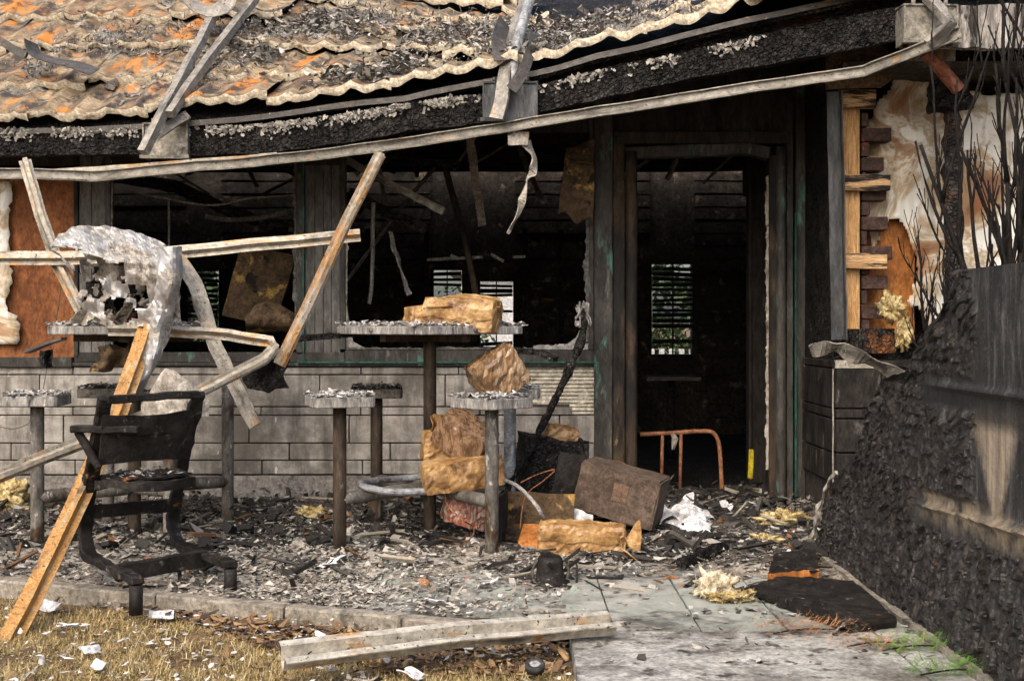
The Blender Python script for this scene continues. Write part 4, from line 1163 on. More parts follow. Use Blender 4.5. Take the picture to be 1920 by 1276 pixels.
def stool_set(label_t, center, feet, tops, table_rot, table_z=1.045, prefix=''):
    """one fixed bar unit: table post and top plus stools on linked pipes -> one rigid thing"""
    r = thing('bar_table', (center.x, center.y, 0), label_t, 'bar table')
    m_ = MB(); m_.tube(dense([center + Vector((0, 0, -.02)), center + Vector((0, 0, table_z))], .1), .034, 14); m_.build('table_post', MT['post_dark'], r)
    m_ = MB(); vs_, fs = rounded_slab(center + Vector((0, 0, table_z)), .74, .042, table_rot); m_.add(vs_, fs); tt = m_.build('table_top', MT['terrazzo'], r, bevel=.004)
    ash_pile('ash', tt, center + Vector((0, 0, table_z + .042)), .74, table_rot, 4000, .022, 1)
    for k in range(8):
        a = table_rot + k * math.pi / 4
        rr = .37 if k % 2 == 0 else .49
        if k % 2 == 0:
            p = center + Vector((math.cos(a) * rr, math.sin(a) * rr, table_z + .021)); m_ = MB(); m_.tube([p, p + Vector((math.cos(a) * .008, math.sin(a) * .008, 0))], .012, 8); m_.build('bolt', MT['post'], tt)
    m_ = MB()
    a = table_rot
    for da in (0, math.pi / 2):
        d = Vector((math.cos(a + da), math.sin(a + da), 0)) * .3
        m_ = MB(); m_.sweep([center - d + Vector((0, 0, table_z - .02)), center + d + Vector((0, 0, table_z - .02))], rect(.05, .035)); m_.build('top_brace', MT['post_dark'], r)
    for (f, has_top, rot, mat_p, mat_s, zt) in feet:
        st = MB(); st.tube(dense([f + Vector((0, 0, -.02)), f + Vector((0, 0, zt))], .08), .033, 14); so = st.build('stool_post', MT[mat_p], r)
        if has_top:
            m_ = MB(); vs_, fs = rounded_slab(f + Vector((0, 0, zt)), has_top, .05, rot); m_.add(vs_, fs); m_.build('seat', MT[mat_s], so, bevel=.004)
            ash_pile('ash', so, f + Vector((0, 0, zt + .05)), has_top, rot, 1300, .02, 2, None if mat_s == 'terrazzo' else [(.04, .035, .03, 3), (.12, .11, .1, 1), (.4, .38, .35, .4)])
        m_ = MB(); m_.tube(dense([f + Vector((0, 0, .25)), center + Vector((0, 0, .25))], .06), .033, 12, amp=.002, freq=8); m_.build('link_pipe', MT['pipe_grey' if mat_p == 'pipe_grey' else 'post'], r)
    return r

stool_set('bar table with ash-covered square top and linked stools in front of the right window', G(806, 1002), [
    (G(637, 1032), .30, .32, 'post_dark', 'terrazzo', .70), (G(922, 1040), .30, .75, 'post', 'terrazzo', .70),
    (G(706, 986), .27, .15, 'post_dark', 'terrazzo_burnt', .70), (G(956, 988), .29, .2, 'pipe_grey', 'terrazzo', .70)], None, .72)
stool_set('bar table with linked stools at the left, crumpled foil draped over its top', G(252, 1005), [
    (G(70, 1027), .27, .05, 'post', 'terrazzo', .70), (G(318, 1012), .27, .3, 'post', 'terrazzo_burnt', .69),
    (G(203, 983), .27, .0, 'post', 'terrazzo_burnt', .70), (G(427, 988), 0, .0, 'post', 'terrazzo', .76)], None, .12)
bar('bent_tube', [(945, 912, -1.45), (840, 918, -1.5), (740, 922, -1.55), (690, 914, -1.55), (676, 907, -1.5), (690, 903, -1.3), (740, 898, -1.15), (795, 893, -1.1)], [(math.cos(a * math.pi / 5) * .018, math.sin(a * math.pi / 5) * .018) for a in range(10)], 'pipe_grey', 'grey tube bent into a V lying on the pipes of the right bar table', 'pipe', smoothp=5)
bar('burnt_board', [(553, 635, -1.2), (640, 628, -1.15), (738, 617, -1.1)], rect(.09, .03), 'char', 'charred board lying across the left edge of the right bar table', 'board', up=(0, 0, 1), amp=.008, freq=14)
bar('burnt_board', [(960, 655, -1.3), (1010, 660, -1.35), (1042, 674, -1.38)], rect(.10, .025), 'char', 'charred board sticking out under the right end of the right bar table', 'board', up=(0, 0, 1), amp=.006, freq=14)
bar('bent_strip', [(50, 660, -1.55), (95, 640, -1.6), (120, 634, -1.62)], rect(.05, .012), 'galv_dark', 'bent grey strip sticking out at the left end of the left bar table', 'metal strip', up=(0, 0, 1), amp=.006)
crumple('hanging_rag', 'brown charred rag dangling under the top of the left bar table', 'burnt scrap', lambda u, v: P(lerp(180, 240, u) + 8 * math.sin(v * 5), lerp(650, 700 - 14 * u, v), -1.5 - .04 * math.sin(u * 6)), 18, 16, 'sheet_rust', .03, 12, 19., solid=.005)
crumple('hanging_rag', 'small burnt shred dangling at the left end of the left bar table', 'burnt scrap', lambda u, v: P(lerp(75, 97, u), lerp(655, 690, v), -1.6 - .03 * math.sin(u * 6)), 10, 14, 'char_brown', .02, 14, 22., solid=.005)

# ================================================================ charred chair
ch = thing('burnt_chair', G(300, 1085), 'charred black wooden chair standing on the kerb at the left', 'chair')
FOOT_L, CURV_L = G(255, 1146), G(160, 1090)
FOOT_R, CURV_R = G(432, 1112), G(325, 1066)
CHP = rect(.034, .056)
def side(foot, curv, pxs):
    d = (curv - foot).normalized(); L_ = (curv - foot).length
    def at(t, z): return curv - d * t + Vector((0, 0, z))       # t from the curve toward the foot end
    pts = [at(L_ + .02, .12), at(L_ * .6, .118), at(.14, .115), at(.05, .13), at(.0, .19), at(.0, .25), at(.03, .31), at(.055, .37), at(.085, .44), at(.16, .58), at(.235, .70), at(.30, .80)]
    return pts
pl = side(FOOT_L, CURV_L, None); pr = side(FOOT_R, CURV_R, None)
for pts, foot in ((pl, FOOT_L), (pr, FOOT_R)):
    m_ = MB(); sp = smoothpath(pts, 5); m_.sweep(sp, CHP, up=(0, -1, .01) if False else (.83, .55, 0), scale=[1.0 + .22 * nz(q, 11) for q in sp], amp=.010, freq=22); so = m_.build('side_frame', MT['char_smooth'], ch, bevel=.006)
    m_ = MB(); m_.tube([foot + Vector((0, 0, -.01)), foot + Vector((0, 0, .10))], .027, 10); m_.build('foot_peg', MT['char_smooth'], so)
def rung(a, b, prof, name, mat='char_smooth', bow=0.0, n=9):
    m_ = MB(); pp_ = [a.lerp(b, i / (n - 1)) + Vector((0, 0, 0)) + Vector((.5, -.8, 0)) * bow * math.sin(math.pi * i / (n - 1)) for i in range(n)]
    m_.sweep(pp_, prof, amp=.006, freq=14); return m_.build(name, MT[mat], ch, bevel=.005)
def at_z(pts, z):
    for a, b in zip(pts[4:], pts[5:]):
        if b.z >= z: return a.lerp(b, (z - a.z) / (b.z - a.z))
    return pts[-1]
rung(at_z(pl, .30), at_z(pr, .29), rect(.03, .055), 'rung')
ml = FOOT_L.lerp(CURV_L, .38) + Vector((0, 0, .105)); mr = FOOT_R.lerp(CURV_R, .42) + Vector((0, 0, .105))
rung(ml, mr, rect(.03, .07), 'rung')
rung(pl[-1] + Vector((0, 0, -.01)), pr[-1] + Vector((.0, 0, -.005)), rect(.034, .034), 'top_rail')
# backrest: curved charred panel between the frames
bl_, br_ = at_z(pl, .63), at_z(pr, .63)
m_ = MB(); nu, nv = 14, 8; fr, bk = [], []
bd = Vector((.52, -.85, 0))
for j in range(nv + 1):
    for i in range(nu + 1):
        u, v = i / nu, j / nv
        p = bl_.lerp(br_, u) + Vector((0, 0, lerp(-.115, .10, v) + .012 * math.sin(u * math.pi) * (-1 if v > .5 else .6))) + bd * (.05 + .05 * math.sin(math.pi * u) + .07 * (v - .5))
        p = p + nzv(p, 12, 4.) * .006
        fr.append(p); bk.append(p - bd * .022)
fs = []
for j in range(nv):
    for i in range(nu):
        a = j * (nu + 1) + i; fs.append((a, a + 1, a + nu + 2, a + nu + 1)); b = a + len(fr); fs.append((b, b + nu + 1, b + nu + 2, b + 1))
N_ = len(fr)
ring = [i for i in range(nu + 1)] + [j * (nu + 1) + nu for j in range(1, nv + 1)] + [nv * (nu + 1) + i for i in range(nu - 1, -1, -1)] + [j * (nu + 1) for j in range(nv - 1, 0, -1)]
for a, b in zip(ring, ring[1:] + ring[:1]): fs.append((b, a, a + N_, b + N_))
m_.add(fr + bk, fs); m_.build('backrest', MT['char_smooth'], ch)
# seat
sl_, sr_ = at_z(pl, .43), at_z(pr, .43)
ctr = (sl_ + sr_) / 2 + bd * .14
sx = (sr_ - sl_).normalized()
def seat_fn(q):
    r = math.hypot(q.x / .21, q.y / .19); k = 1.0 if r < .9 else .9 / r * 1.08
    return Vector((q.x * min(1, k + .02), q.y * min(1, k + .02), q.z + .02 * nz(q, 6, 3) + .006 * nz(q, 25, 3)))
m_ = MB(); m_.gbox((.42, .38, .035), (18, 16, 2), basis(ctr + Vector((0, 0, .0)), sx), .006, 12, 5., seat_fn); m_.build('seat', MT['char_smooth'], ch)
m_ = MB(); m_.gbox((.3, .24, .01), (14, 10, 1), basis(ctr + Vector((0, 0, .032)), sx), .016, 9, 8.); m_.build('seat_flake', MT['char_smooth'], ch)
ash_pile('ash', ch, ctr + Vector((0, 0, .03)), .26, .6, 260, .02, 3, [(.04, .035, .03, 2), (.2, .18, .16, 1.5), (.42, .39, .35, 1)])
# arm stub at the left
al = at_z(pl, .655)
rung(al - bd * .0 + Vector((-.11, .0, .01)), al + bd * .03 + Vector((.16, 0, .008)), rect(.06, .03), 'arm_rest', n=7)
rung(al + Vector((-.09, 0, 0)), al + Vector((.0, 0, -.15)), rect(.03, .03), 'arm_brace', n=6)

# ================================================================ things hanging and leaning inside the openings
def RND(n, r): return [(math.cos(a * 2 * math.pi / n) * r, math.sin(a * 2 * math.pi / n) * r) for a in range(n)]
bar('fallen_lath', [(640, 294, .25), (700, 328, .2), (770, 365, .15), (832, 397, .1)], rect(.045, .03), 'galv', 'ashy brown lath slanting down right in the top of the right window', 'timber', amp=.006, freq=14)
bar('charred_beam', [(655, 362, .5), (720, 395, .45), (800, 430, .4)], rect(.07, .06), 'char_grain', 'charred grey beam slanting down right below the ashy lath', 'timber', amp=.01, freq=14)
bar('charred_beam', [(520, 300, .6), (600, 345, .55), (680, 392, .5)], rect(.08, .07), 'char', 'black beam slanting across the siding top between the windows, inside', 'timber', amp=.01, freq=14)
bar('charred_beam', [(715, 300, .7), (790, 304, .7), (862, 309, .7)], rect(.05, .05), 'char_grain', 'level charred bar high in the right window', 'timber', amp=.008, freq=14)
bar('leaning_pole', [(832, 305, .8), (850, 370, .75), (872, 450, .7), (892, 552, .65)], RND(8, .022), 'frame_brown', 'brown pole leaning inside the right window', 'pole', smoothp=5)
bar('leaning_pole', [(640, 540, 1.0), (700, 460, 1.0), (760, 380, 1.0), (815, 315, 1.0)], RND(8, .014), 'wire_dark', 'thin dark rod slanting up right inside the right window', 'pole', smoothp=5)
bar('hanging_cable', [(700, 380, .35), (699, 440, .35), (698, 520, .35), (692, 570, .35)], RND(6, .013), 'cable', 'pale cable hanging straight down inside the right window', 'cable', smoothp=5, amp=.006)
bar('hanging_cable', [(732, 435, .4), (740, 470, .4), (755, 515, .4), (767, 552, .4)], rect(.03, .012), 'cable', 'frayed strip hanging right of the pale straight cable', 'cable', smoothp=5, tw=(0, 2.5), amp=.012, freq=20)
bar('sagging_wire', [(240, 358, .5), (310, 372, .5), (395, 385, .5), (470, 372, .5), (556, 366, .5)], RND(5, .007), 'cable', 'thin pale wire sagging across the left window', 'wire', smoothp=6)
bar('sagging_wire', [(385, 405, .7), (430, 412, .7), (490, 408, .7), (550, 395, .7)], rect(.03, .012), 'wire_dark', 'flat dark band sagging below the pale wire in the left window', 'wire', smoothp=6)
bar('hanging_wire', [(316, 372, .5), (317, 430, .5), (315, 520, .5)], RND(5, .008), 'cable', 'thin wire hanging down from the sagging wire in the left window', 'wire', smoothp=5)
bar('roof_spar', [(210, 330, .9), (330, 350, .9), (440, 400, 1.0), (540, 430, 1.0)], rect(.08, .08), 'char_grain', 'charred spar slanting inside the left window', 'timber', amp=.01, freq=12)
mb = MB(); mb.gbox((.36, .02, .5), (8, 1, 10), rotm(P(485, 535, .6), -6, 14, 12), .012, 6); tag(mb.build('leaning_sheet', MT['sheet_rust']), 'dim brown panel leaning inside the left window', 'panel')
crumple('burnt_cushion', 'brown scorched lump on the sill at the right of the left window', 'burnt scrap', lambda u, v: P(lerp(462, 552, u), lerp(620, 590 - 22 * math.sin(u * 3.1), v), .1 - .1 * math.sin(v * 3.1)), 18, 12, 'sheet_rust', .03, 9, 30., solid=.01)
# blistered sheet hanging at the right of window 2
hp = []
crumple('hanging_sheet', 'blistered brown and ochre sheet hanging by the post left of the doorway', 'panel', lambda u, v: P(lerp(lerp(1062, 1114, u), lerp(1046, 1113, u), v) , lerp(lerp(282, 258, u) + 22 * math.sin(u * 3.1) * 0, lerp(402, 422, u) - 8 * math.sin(u * 9), v), -.06 - .10 * math.sin(v * 2.6) - .04 * (1 - u)), 24, 40, 'sheet_rust', .012, 7, 33., solid=.006, smooth=True)
crumple('hanging_sheet', 'dark folded top of a burnt sheet beside the post left of the doorway', 'panel', lambda u, v: P(lerp(1060, 1112, u), lerp(278, 300 + 6 * u, v), -.12 - .08 * v), 16, 8, 'sheet_rust', .02, 9, 36., solid=.005)
# ceiling tatters above the door and windows
for (x, y, h, Y) in [(700, 300, 60, .9), (930, 300, 50, .9), (1330, 318, 34, .5), (500, 318, 60, .7), (1250, 330, 50, 1.5), (905, 340, 40, 1.4)]:
    p = [P(x, y, Y), P(x + random.uniform(-8, 8), y + h * .5, Y), P(x + random.uniform(-14, 14), y + h, Y)]
# rows of charred shelves far inside
sh = thing('burnt_shelving', P(900, 640, 2.6), 'dim charred shelving at the back seen through the right window', 'shelf')
for (x0, x1, y) in [(690, 960, 495), (700, 790, 535), (690, 800, 570), (980, 1100, 590), (1000, 1090, 560), (985, 1095, 530)]:
    m_ = MB(); m_.sweep(dense([P(x0, y, 2.6), P(x1, y + random.uniform(-6, 6), 2.6)], .2), rect(.03, .022), amp=.01, freq=6); m_.build('shelf_board', MT['char_brown'], sh)
for x in (690, 800, 985, 1052, 1100):
    m_ = MB(); m_.sweep([P(x, 430, 2.6), P(x, 655, 2.6)], rect(.04, .04)); m_.build('upright', MT['char'], sh)
for (x0, y0, x1, y1, Y, lab) in [(845, 478, 860, 486, .9, 'short pale sliver left of the brown pole inside the right window'), (920, 476, 944, 490, .9, 'short slanting pale sliver right of the brown pole inside the right window'), (800, 487, 905, 482, 1.2, 'long thin level sliver behind the brown pole inside the right window'), (962, 482, 985, 481, 1.2, 'rightmost short level sliver inside the right window')]:
    bar('pale_sliver', [(x0, y0, Y), (x1, y1, Y)], rect(.02, .01), 'cable', lab, 'wire')
# red tube frame in the doorway, yellow tool, inner table
rf = thing('tube_frame', G(1290, 927), 'rust-red tubular frame standing just inside the doorway', 'metal frame')
m_ = MB(); m_.tube(smoothpath([P(1200, 814, .35), P(1260, 811, .35), P(1320, 808, .35), P(1340, 814, .35), P(1349, 840, .35), P(1354, 923, .35)], 6), .014, 8); m_.build('hoop', MT['rusty_pipe'], rf)
for x in (1242, 1277):
    m_ = MB(); m_.tube([P(x, 812, .35), P(x - 2, 923, .35)], .011, 8); m_.build('leg', MT['rusty_pipe'], rf)
m_ = MB(); m_.sweep([P(1262, 812, .34), P(1266, 822, .33), P(1262, 842, .33)], rect(.05, .006), twist=[0, .5, 1.2]); m_.build('rag', MT['scrap'], rf)
bar('yellow_handle', [(1409, 842, .6), (1408, 870, .6), (1406, 897, .6)], rect(.035, .02), 'yellow', 'yellow plastic handle inside the doorway on the right', 'tool', bevel=.006)
it = thing('inner_table', P(1255, 930, 2.4), 'small burnt table dimly seen inside the doorway', 'table')
m_ = MB(); m_.gbox((.42, .4, .03), (4, 4, 1), Matrix.Translation(P(1258, 708, 2.4)), .004, 9); m_.build('top', MT['terrazzo_burnt'], it)
m_ = MB(); c_ = P(1258, 712, 2.4); m_.tube([c_, Vector((c_.x, c_.y, 0))], .03, 8); m_.build('post', MT['char'], it)

# beyond the back windows
hedge_pos = []
def leaf_mass(name, label, cat, c, size, n, mat, leaf=.09, trunk=None, group=None):
    r = thing(name, (c[0], c[1], -.06), label, cat, group)
    d = rng.normal(size=(n, 3)); d /= np.linalg.norm(d, axis=1)[:, None]
    rad = rng.uniform(.25, 1, n) ** .5
    pos = d * rad[:, None] * np.array(size) * (1 + .25 * np.sin(d[:, 0:1] * 5 + d[:, 2:3] * 7)) + np.array(c)
    pos[:, 2] = np.maximum(pos[:, 2], 0.0)
    v, q = strips(pos, rng.uniform(.6, 1.3, n) * leaf, rng.uniform(.4, .7, n) * leaf, rng.uniform(-1, 1, n), rng.uniform(0, 6.28, n), rng.uniform(-1, 1, n), 2, .3, rng.uniform(-2, 2, n))
    v -= np.array(WL[r]); np_mesh('crown', v, q, MT[mat], None, r)
    m_ = MB(); b_ = Vector((c[0], c[1], -.06))
    for k in range(5):
        e = Vector((c[0] + random.uniform(-.5, .5) * size[0], c[1] + random.uniform(-.3, .3), c[2] + size[2] * random.uniform(.0, .5)))
        m_.tube(smoothpath([b_ + Vector((random.uniform(-.05, .05), 0, 0)), b_.lerp(e, .5) + Vector((random.uniform(-.1, .1), 0, 0)), e], 4), [.05 * (1 - i / 9) + .008 for i in range(9)], 6)
    m_.build('trunk', MT['bark'], r)
    return r
leaf_mass('garden_bush', 'green bush behind the slats of the far right window', 'bush', (3.0, 10.5, 1.4), (2.0, .9, 1.9), 6000, 'leaf', .14)
leaf_mass('garden_bush', 'green bush behind the small far left window', 'bush', (-4.4, 9.5, 1.2), (1.6, .9, 1.7), 4000, 'leaf', .14)
leaf_mass('garden_bush', 'low green bush behind the far middle window', 'bush', (-1.15, 11.0, .8), (1.0, .6, .75), 1600, 'leaf', .12)
fe = thing('picket_fence', (.5, 9.0, -.06), 'white picket fence seen through the back windows', 'fence')
for k in range(44):
    x = -2.2 + k * .13
    m_ = MB(); m_.gbox((.07, .02, .85), (1, 1, 1), Matrix.Translation((x, 9.0, .36))); m_.build('picket', MT['white_paint'], fe)
for z in (.15, .6):
    m_ = MB(); m_.box((-2.3, 9.013, z), (3.6, 9.04, z + .07)); m_.build('fence_rail', MT['white_paint'], fe)
gh = thing('white_shed', (.3, 16, -.06), 'white garden shed far behind, seen through the middle back window', 'shed')
m_ = MB(); m_.box((-.9, 15, -.06), (2.2, 17, 2.0)); m_.build('wall', MT['white_paint'], gh)
m_ = MB(); m_.add([(-1.1, 14.8, 1.98), (2.4, 14.8, 1.98), (2.4, 17.2, 1.98), (-1.1, 17.2, 1.98), (-1.1, 16, 2.9), (2.4, 16, 2.9)], [(0, 1, 5, 4), (2, 3, 4, 5), (0, 4, 3), (1, 2, 5), (0, 3, 2, 1)]); m_.build('roof', MT['galv_dark'], gh)
m_ = MB(); m_.box((.3, 14.97, -.06), (1.0, 15.02, 1.7)); m_.build('door', MT['siding'], gh)

# ================================================================ packages, cartons, papers
def package(name, label, cat, M, size, mat, seed, n=(18, 10, 9), puff=.006, crease=.010, cut=.10, group=None, tails=0, parent=None):
    sx, sy, sz = size
    def fn(q):
        u, v, w = q.x / sx * 2, q.y / sy * 2, q.z / sz * 2
        # slightly pinched corners, sagging faces, flat crumpled facets
        k = 1.0 - .05 * (abs(u) * abs(v) * abs(w)) ** 2
        q0 = q * k + Vector((u * (1 - v * v) * (1 - w * w), v * (1 - u * u) * (1 - w * w), w * (1 - u * u) * (1 - v * v))) * puff
        j_ = nzv(q, 47, seed) * crease * .75 + nzv(q, 19, seed + 3) * crease * .55
        return q0 + j_ + Vector((u, v, w)).normalized() * folds(q, 7, seed, 6) * crease * .7
    m_ = MB(); m_.gbox(size, tuple(max(4, int(x * .85)) for x in n), M, 0, 25, seed, fn, smooth=False)
    o = m_.build(name, MT[mat], parent)
    return tag(o, label, cat, group) if parent is None else o

# on the right bar table
bt = thing('paper_package', P(860, 622, -1.3), 'scorched brown paper package on top of the right bar table', 'package')
package('wrapper', None, None, rotm(P(868, 591, -1.32), 0, 2, -14), (.37, .2, .165), 'kraft_b', 3., parent=bt)
package('wrapper_end', None, None, rotm(P(790, 596, -1.25), 0, -4, 25), (.13, .17, .12), 'kraft', 5., (8, 8, 8), parent=bt)
m_ = MB(); nu = 16
crumple('top_flap', None, None, lambda u, v: P(lerp(800, 938, u), lerp(lerp(575, 577, u), lerp(566, 560, u) - 12 * math.sin(u * 3.1), v), -1.42 + .2 * v), 22, 10, 'kraft_b', .012, 12, 41., parent=bt)
crumple('crumpled_paper', 'white crumpled paper beside the package on the right bar table', 'paper', lambda u, v: P(lerp(925, 962, u), lerp(622, 592 + 12 * u, v), -1.15 - .1 * v), 12, 10, 'paper', .03, 14, 44.)
# on the right stool
package('wrapped_bundle', 'shiny brown wrapped bundle tilted on the right-hand stool', 'package', rotm(P(932, 700, -1.32), 0, -32, 20), (.24, .2, .22), 'wrap_brown', 7., (14, 10, 12), crease=.012)
# pile below
package('printed_bundle', 'reddish plastic-wrapped bundle of sheets tilted on the pile under the right stool', 'package', rotm(P(872, 818, -1.34), 14, 34, -14), (.27, .2, .17), 'wrap_red', 9., (20, 10, 8), crease=.006)
pb = thing('paper_bag', P(822, 862, -1.25), 'crumpled kraft paper bag with twisted top under the right bar table', 'bag')
package('body', None, None, rotm(P(818, 836, -1.26), 0, 6, 12), (.14, .14, .15), 'kraft', 11., (10, 9, 10), crease=.012, parent=pb)
crumple('twisted_top', None, None, lambda u, v: P(820 + (u - .5) * (16 + 34 * abs(v - .55)), lerp(818, 777, v), -1.33 + .08 * math.sin(u * 6.28) * (.3 + v)), 18, 12, 'kraft_b', .022, 13, 46., parent=pb)
package('paper_package', 'long tan paper package lying across the pipes of the right bar table', 'package', rotm(P(867, 886, -1.44), 4, -7, 8), (.40, .2, .145), 'kraft_b', 13., (24, 10, 9), crease=.007)
package('paper_package', 'plastic-wrapped grey and red package under the pipes of the right bar table', 'package', rotm(P(878, 957, -1.35), 0, 14, 10), (.24, .18, .14), 'wrap_grey', 15., (14, 9, 8), crease=.012)
package('paper_package', 'brown package showing behind the top of the big carton', 'package', rotm(P(1128, 880, -.7), 0, 4, 10), (.24, .16, .1), 'kraft_d', 17., (14, 9, 8))
package('paper_bag', 'small brown bag on the charred box left of the doorway', 'bag', rotm(P(1050, 816, -.62), 0, 12, 10), (.17, .14, .11), 'kraft_d', 19., (12, 9, 8), crease=.014)
mb = MB(); mb.gbox((.34, .3, .34), (12, 10, 12), rotm(P(1032, 875, -.6), 0, 6, 16), .022, 9, 4.); tag(mb.build('charred_box', MT['char']), 'charred black box standing against the wall left of the doorway', 'box')
# big brown carton
bc = thing('carton', P(1150, 985, -1.25), 'big smoke-browned cardboard carton tipped on its side in front of the doorway', 'box')
cm = rotm(P(1165, 922, -1.2), 0, 13, -16)
def wallp(M, c, sz, mat, name, seed, parent, n=(10, 1, 6), amp=.006):
    m_ = MB(); m_.gbox(sz, n, M @ Matrix.Translation(c), amp, 8, seed); return m_.build(name, MT[mat], parent)
w_, d_, h_ = .42, .30, .24
wallp(cm, (0, -d_ / 2, 0), (w_, .008, h_), 'carton', 'front_panel', 1., bc)
wallp(cm, (0, d_ / 2, 0), (w_, .008, h_), 'carton', 'back_panel', 2., bc)
wallp(cm, (0, 0, -h_ / 2), (w_, d_, .008), 'carton', 'bottom_panel', 3., bc, (8, 6, 1))
wallp(cm, (w_ / 2, 0, 0), (.008, d_, h_), 'carton', 'end_panel', 4., bc, (1, 6, 6))
wallp(cm, (0, .01, h_ / 2), (w_ * .98, d_ * .96, .008), 'carton', 'top_panel', 5., bc, (8, 6, 1))
wallp(cm @ rotm((-w_ / 2 - .055, -d_ / 2 + .05, .02), 0, 0, 38), (0, 0, 0), (.16, .008, h_ * 1.05), 'carton_black', 'open_flap', 6., bc, (5, 1, 6))
m_ = MB(); m_.gbox((.075, .002, .09), (1, 1, 1), cm @ Matrix.Translation((.02, -d_ / 2 - .008, .02))); m_.build('faded_label', M_simple('faded_label', (.11, .068, .045), (.19, .125, .085), 60, .85), bc)
# burnt open box at the foot of the stool
ob = thing('burnt_open_box', G(1000, 1045), 'burnt open carton with amber inside lying at the foot of the right stool', 'box')
om = rotm(G(1000, 1030) + Vector((0, .05, .13)), 0, 0, -12)
wallp(om, (-.17, 0, 0), (.012, .3, .26), 'carton_black', 'side_panel', 1., ob, (1, 6, 6), .014)
wallp(om, (0, .15, .0), (.36, .012, .24), 'sheet_rust', 'back_panel', 2., ob, (8, 1, 6), .012)
wallp(om, (0, 0, -.125), (.36, .32, .012), 'char', 'bottom_panel', 3., ob, (8, 6, 1), .012)
wallp(om @ rotm((.05, -.02, -.07), 28, 0, 0), (0, 0, 0), (.22, .2, .01), 'plywood', 'inner_flap', 4., ob, (6, 5, 1), .01)
# package on the ground with twisted end
gp = thing('paper_package', G(1100, 1050), 'gold-brown paper package with a twisted end lying on the ground by the pot', 'package')
package('wrapper', None, None, rotm(G(1092, 1048) + Vector((0, .08, .082)), 0, 2, -3), (.40, .17, .15), 'kraft', 21., (26, 10, 10), crease=.012, parent=gp)
ep = G(1165, 1050) + Vector((0, .05, .07))
crumple('twisted_end', None, None, lambda u, v: ep + Vector((lerp(0, .09, v) , math.cos(u * 6.28) * (.02 + .07 * abs(v - .3)), math.sin(u * 6.28) * (.02 + .08 * abs(v - .3)) + .03 * v)), 20, 10, 'kraft', .02, 16, 51., parent=gp)
crumple('loose_tongue', None, None, lambda u, v: G(1170, 1052) + Vector((lerp(-.02, .06, v), -.03 + (u - .5) * .05, lerp(.07, .01, v))), 8, 10, 'kraft', .01, 16, 53., parent=gp)
# papers
def paper(label, fn, seed, amp=.02, n=(16, 12), mat='paper'):
    return crumple('crumpled_paper', label, 'paper', fn, n[0], n[1], mat, amp, 13, seed, solid=.002)
def gq(px0, px1, py0, py1, h=.03):
    return lambda u, v: G(lerp(px0, px1, u), lerp(py1, py0, v)) + Vector((0, 0, h + h * math.sin(u * 5 + v * 3)))
paper('white crumpled paper spread right of the big carton', gq(1236, 1300, 955, 1004, .05), 60., .04, (24, 18))
paper('white paper streaming across the threshold, right end of the heap', gq(1285, 1372, 962, 992, .03), 61., .025, (24, 14))
paper('white crumpled paper heaped before the threshold', lambda u, v: G(lerp(1240, 1330, u), lerp(1012, 968, v)) + Vector((0, 0, .03 + .09 * math.sin(u * 3.1) * math.sin(v * 3.1))), 72., .05, (34, 26))
paper('grey-white sheet fanned out right of the paper heap', gq(1300, 1365, 955, 985, .03), 73., .03, (22, 16))
paper('white sheet lying under the right end of the gold-brown package', gq(1180, 1245, 1005, 1030, .015), 62., .015)
paper('crumpled white sheet left of the big carton, beneath its open flap', lambda u, v: P(lerp(1062, 1112, u), lerp(990, 948 + 16 * u, v), -1.42 - .05 * u), 63., .02)
paper('white sheet poking out behind the post of the right-hand stool', lambda u, v: P(lerp(935, 970, u), lerp(985, 962, v), -1.3), 64., .015)
paper('white sheet on the ground left of the right-hand stool post', gq(882, 915, 1000, 1024, .012), 65., .01)
paper('singed white card lying under the gold-brown package beside the pot', gq(1000, 1098, 1046, 1062, .012), 66., .006)
paper('white sheet under the near side of the big carton', gq(1100, 1170, 985, 1003, .02), 67., .02)
# seam flaps of the wrapped packages
def seam(M, x0, x1, y, z, wd, parent, mat, seed):
    crumple('seam_flap', None, None, lambda u, v: M @ Vector((lerp(x0, x1, u), y - .006 - .012 * v * (1 + math.sin(u * 9)) * .5, z + (v - .5) * wd + .006 * math.sin(u * 13))), 24, 4, mat, .006, 10, seed, parent=parent)
seam(rotm(P(868, 591, -1.32), 0, 2, -14), -.18, .18, -.102, .01, .05, bt, 'kraft_b', 3.)
seam(rotm(G(1092, 1048) + Vector((0, .08, .082)), 0, 2, -3), -.19, .17, -.088, .02, .045, gp, 'kraft', 5.)
# straps and cables
def strap(label, pts, r=.0035, mat='strap', name='packing_strap', cat='strap'):
    m_ = MB(); m_.tube(smoothpath(pts, 7), r, 5); return tag(m_.build(name, MT[mat]), label, cat)
strap('orange packing strap trailing left from under the pile over the debris', [P(835, 920, -1.5), P(838, 945, -1.5), G(868, 975, .15), G(885, 985, .09), G(888, 1000, .06), G(870, 1018, .015), G(820, 1038, .012), G(740, 1042, .012), G(690, 1046, .012), G(640, 1070, .012), G(600, 1082, .01)])
strap('thin orange strap looping above the burnt open box', [P(975, 905, -1.5), P(1005, 890, -1.5), P(1040, 880, -1.5), P(1020, 900, -1.5), P(985, 930, -1.5), P(975, 990, -1.55)], .003)
strap('grey burnt cable arching over the burnt open box', [P(948, 900, -1.62), P(972, 912, -1.68), P(1000, 940, -1.72), P(1018, 970, -1.75), G(1022, 1000, .02)], .011, 'cable', 'burnt_cable', 'cable')
strap('grey cable lying on the debris below the right bar table', [G(640, 1066, .012), G(665, 1060, .014), G(690, 1052, .014), G(715, 1050, .014), G(740, 1038, .012)], .012, 'cable', 'burnt_cable', 'cable')
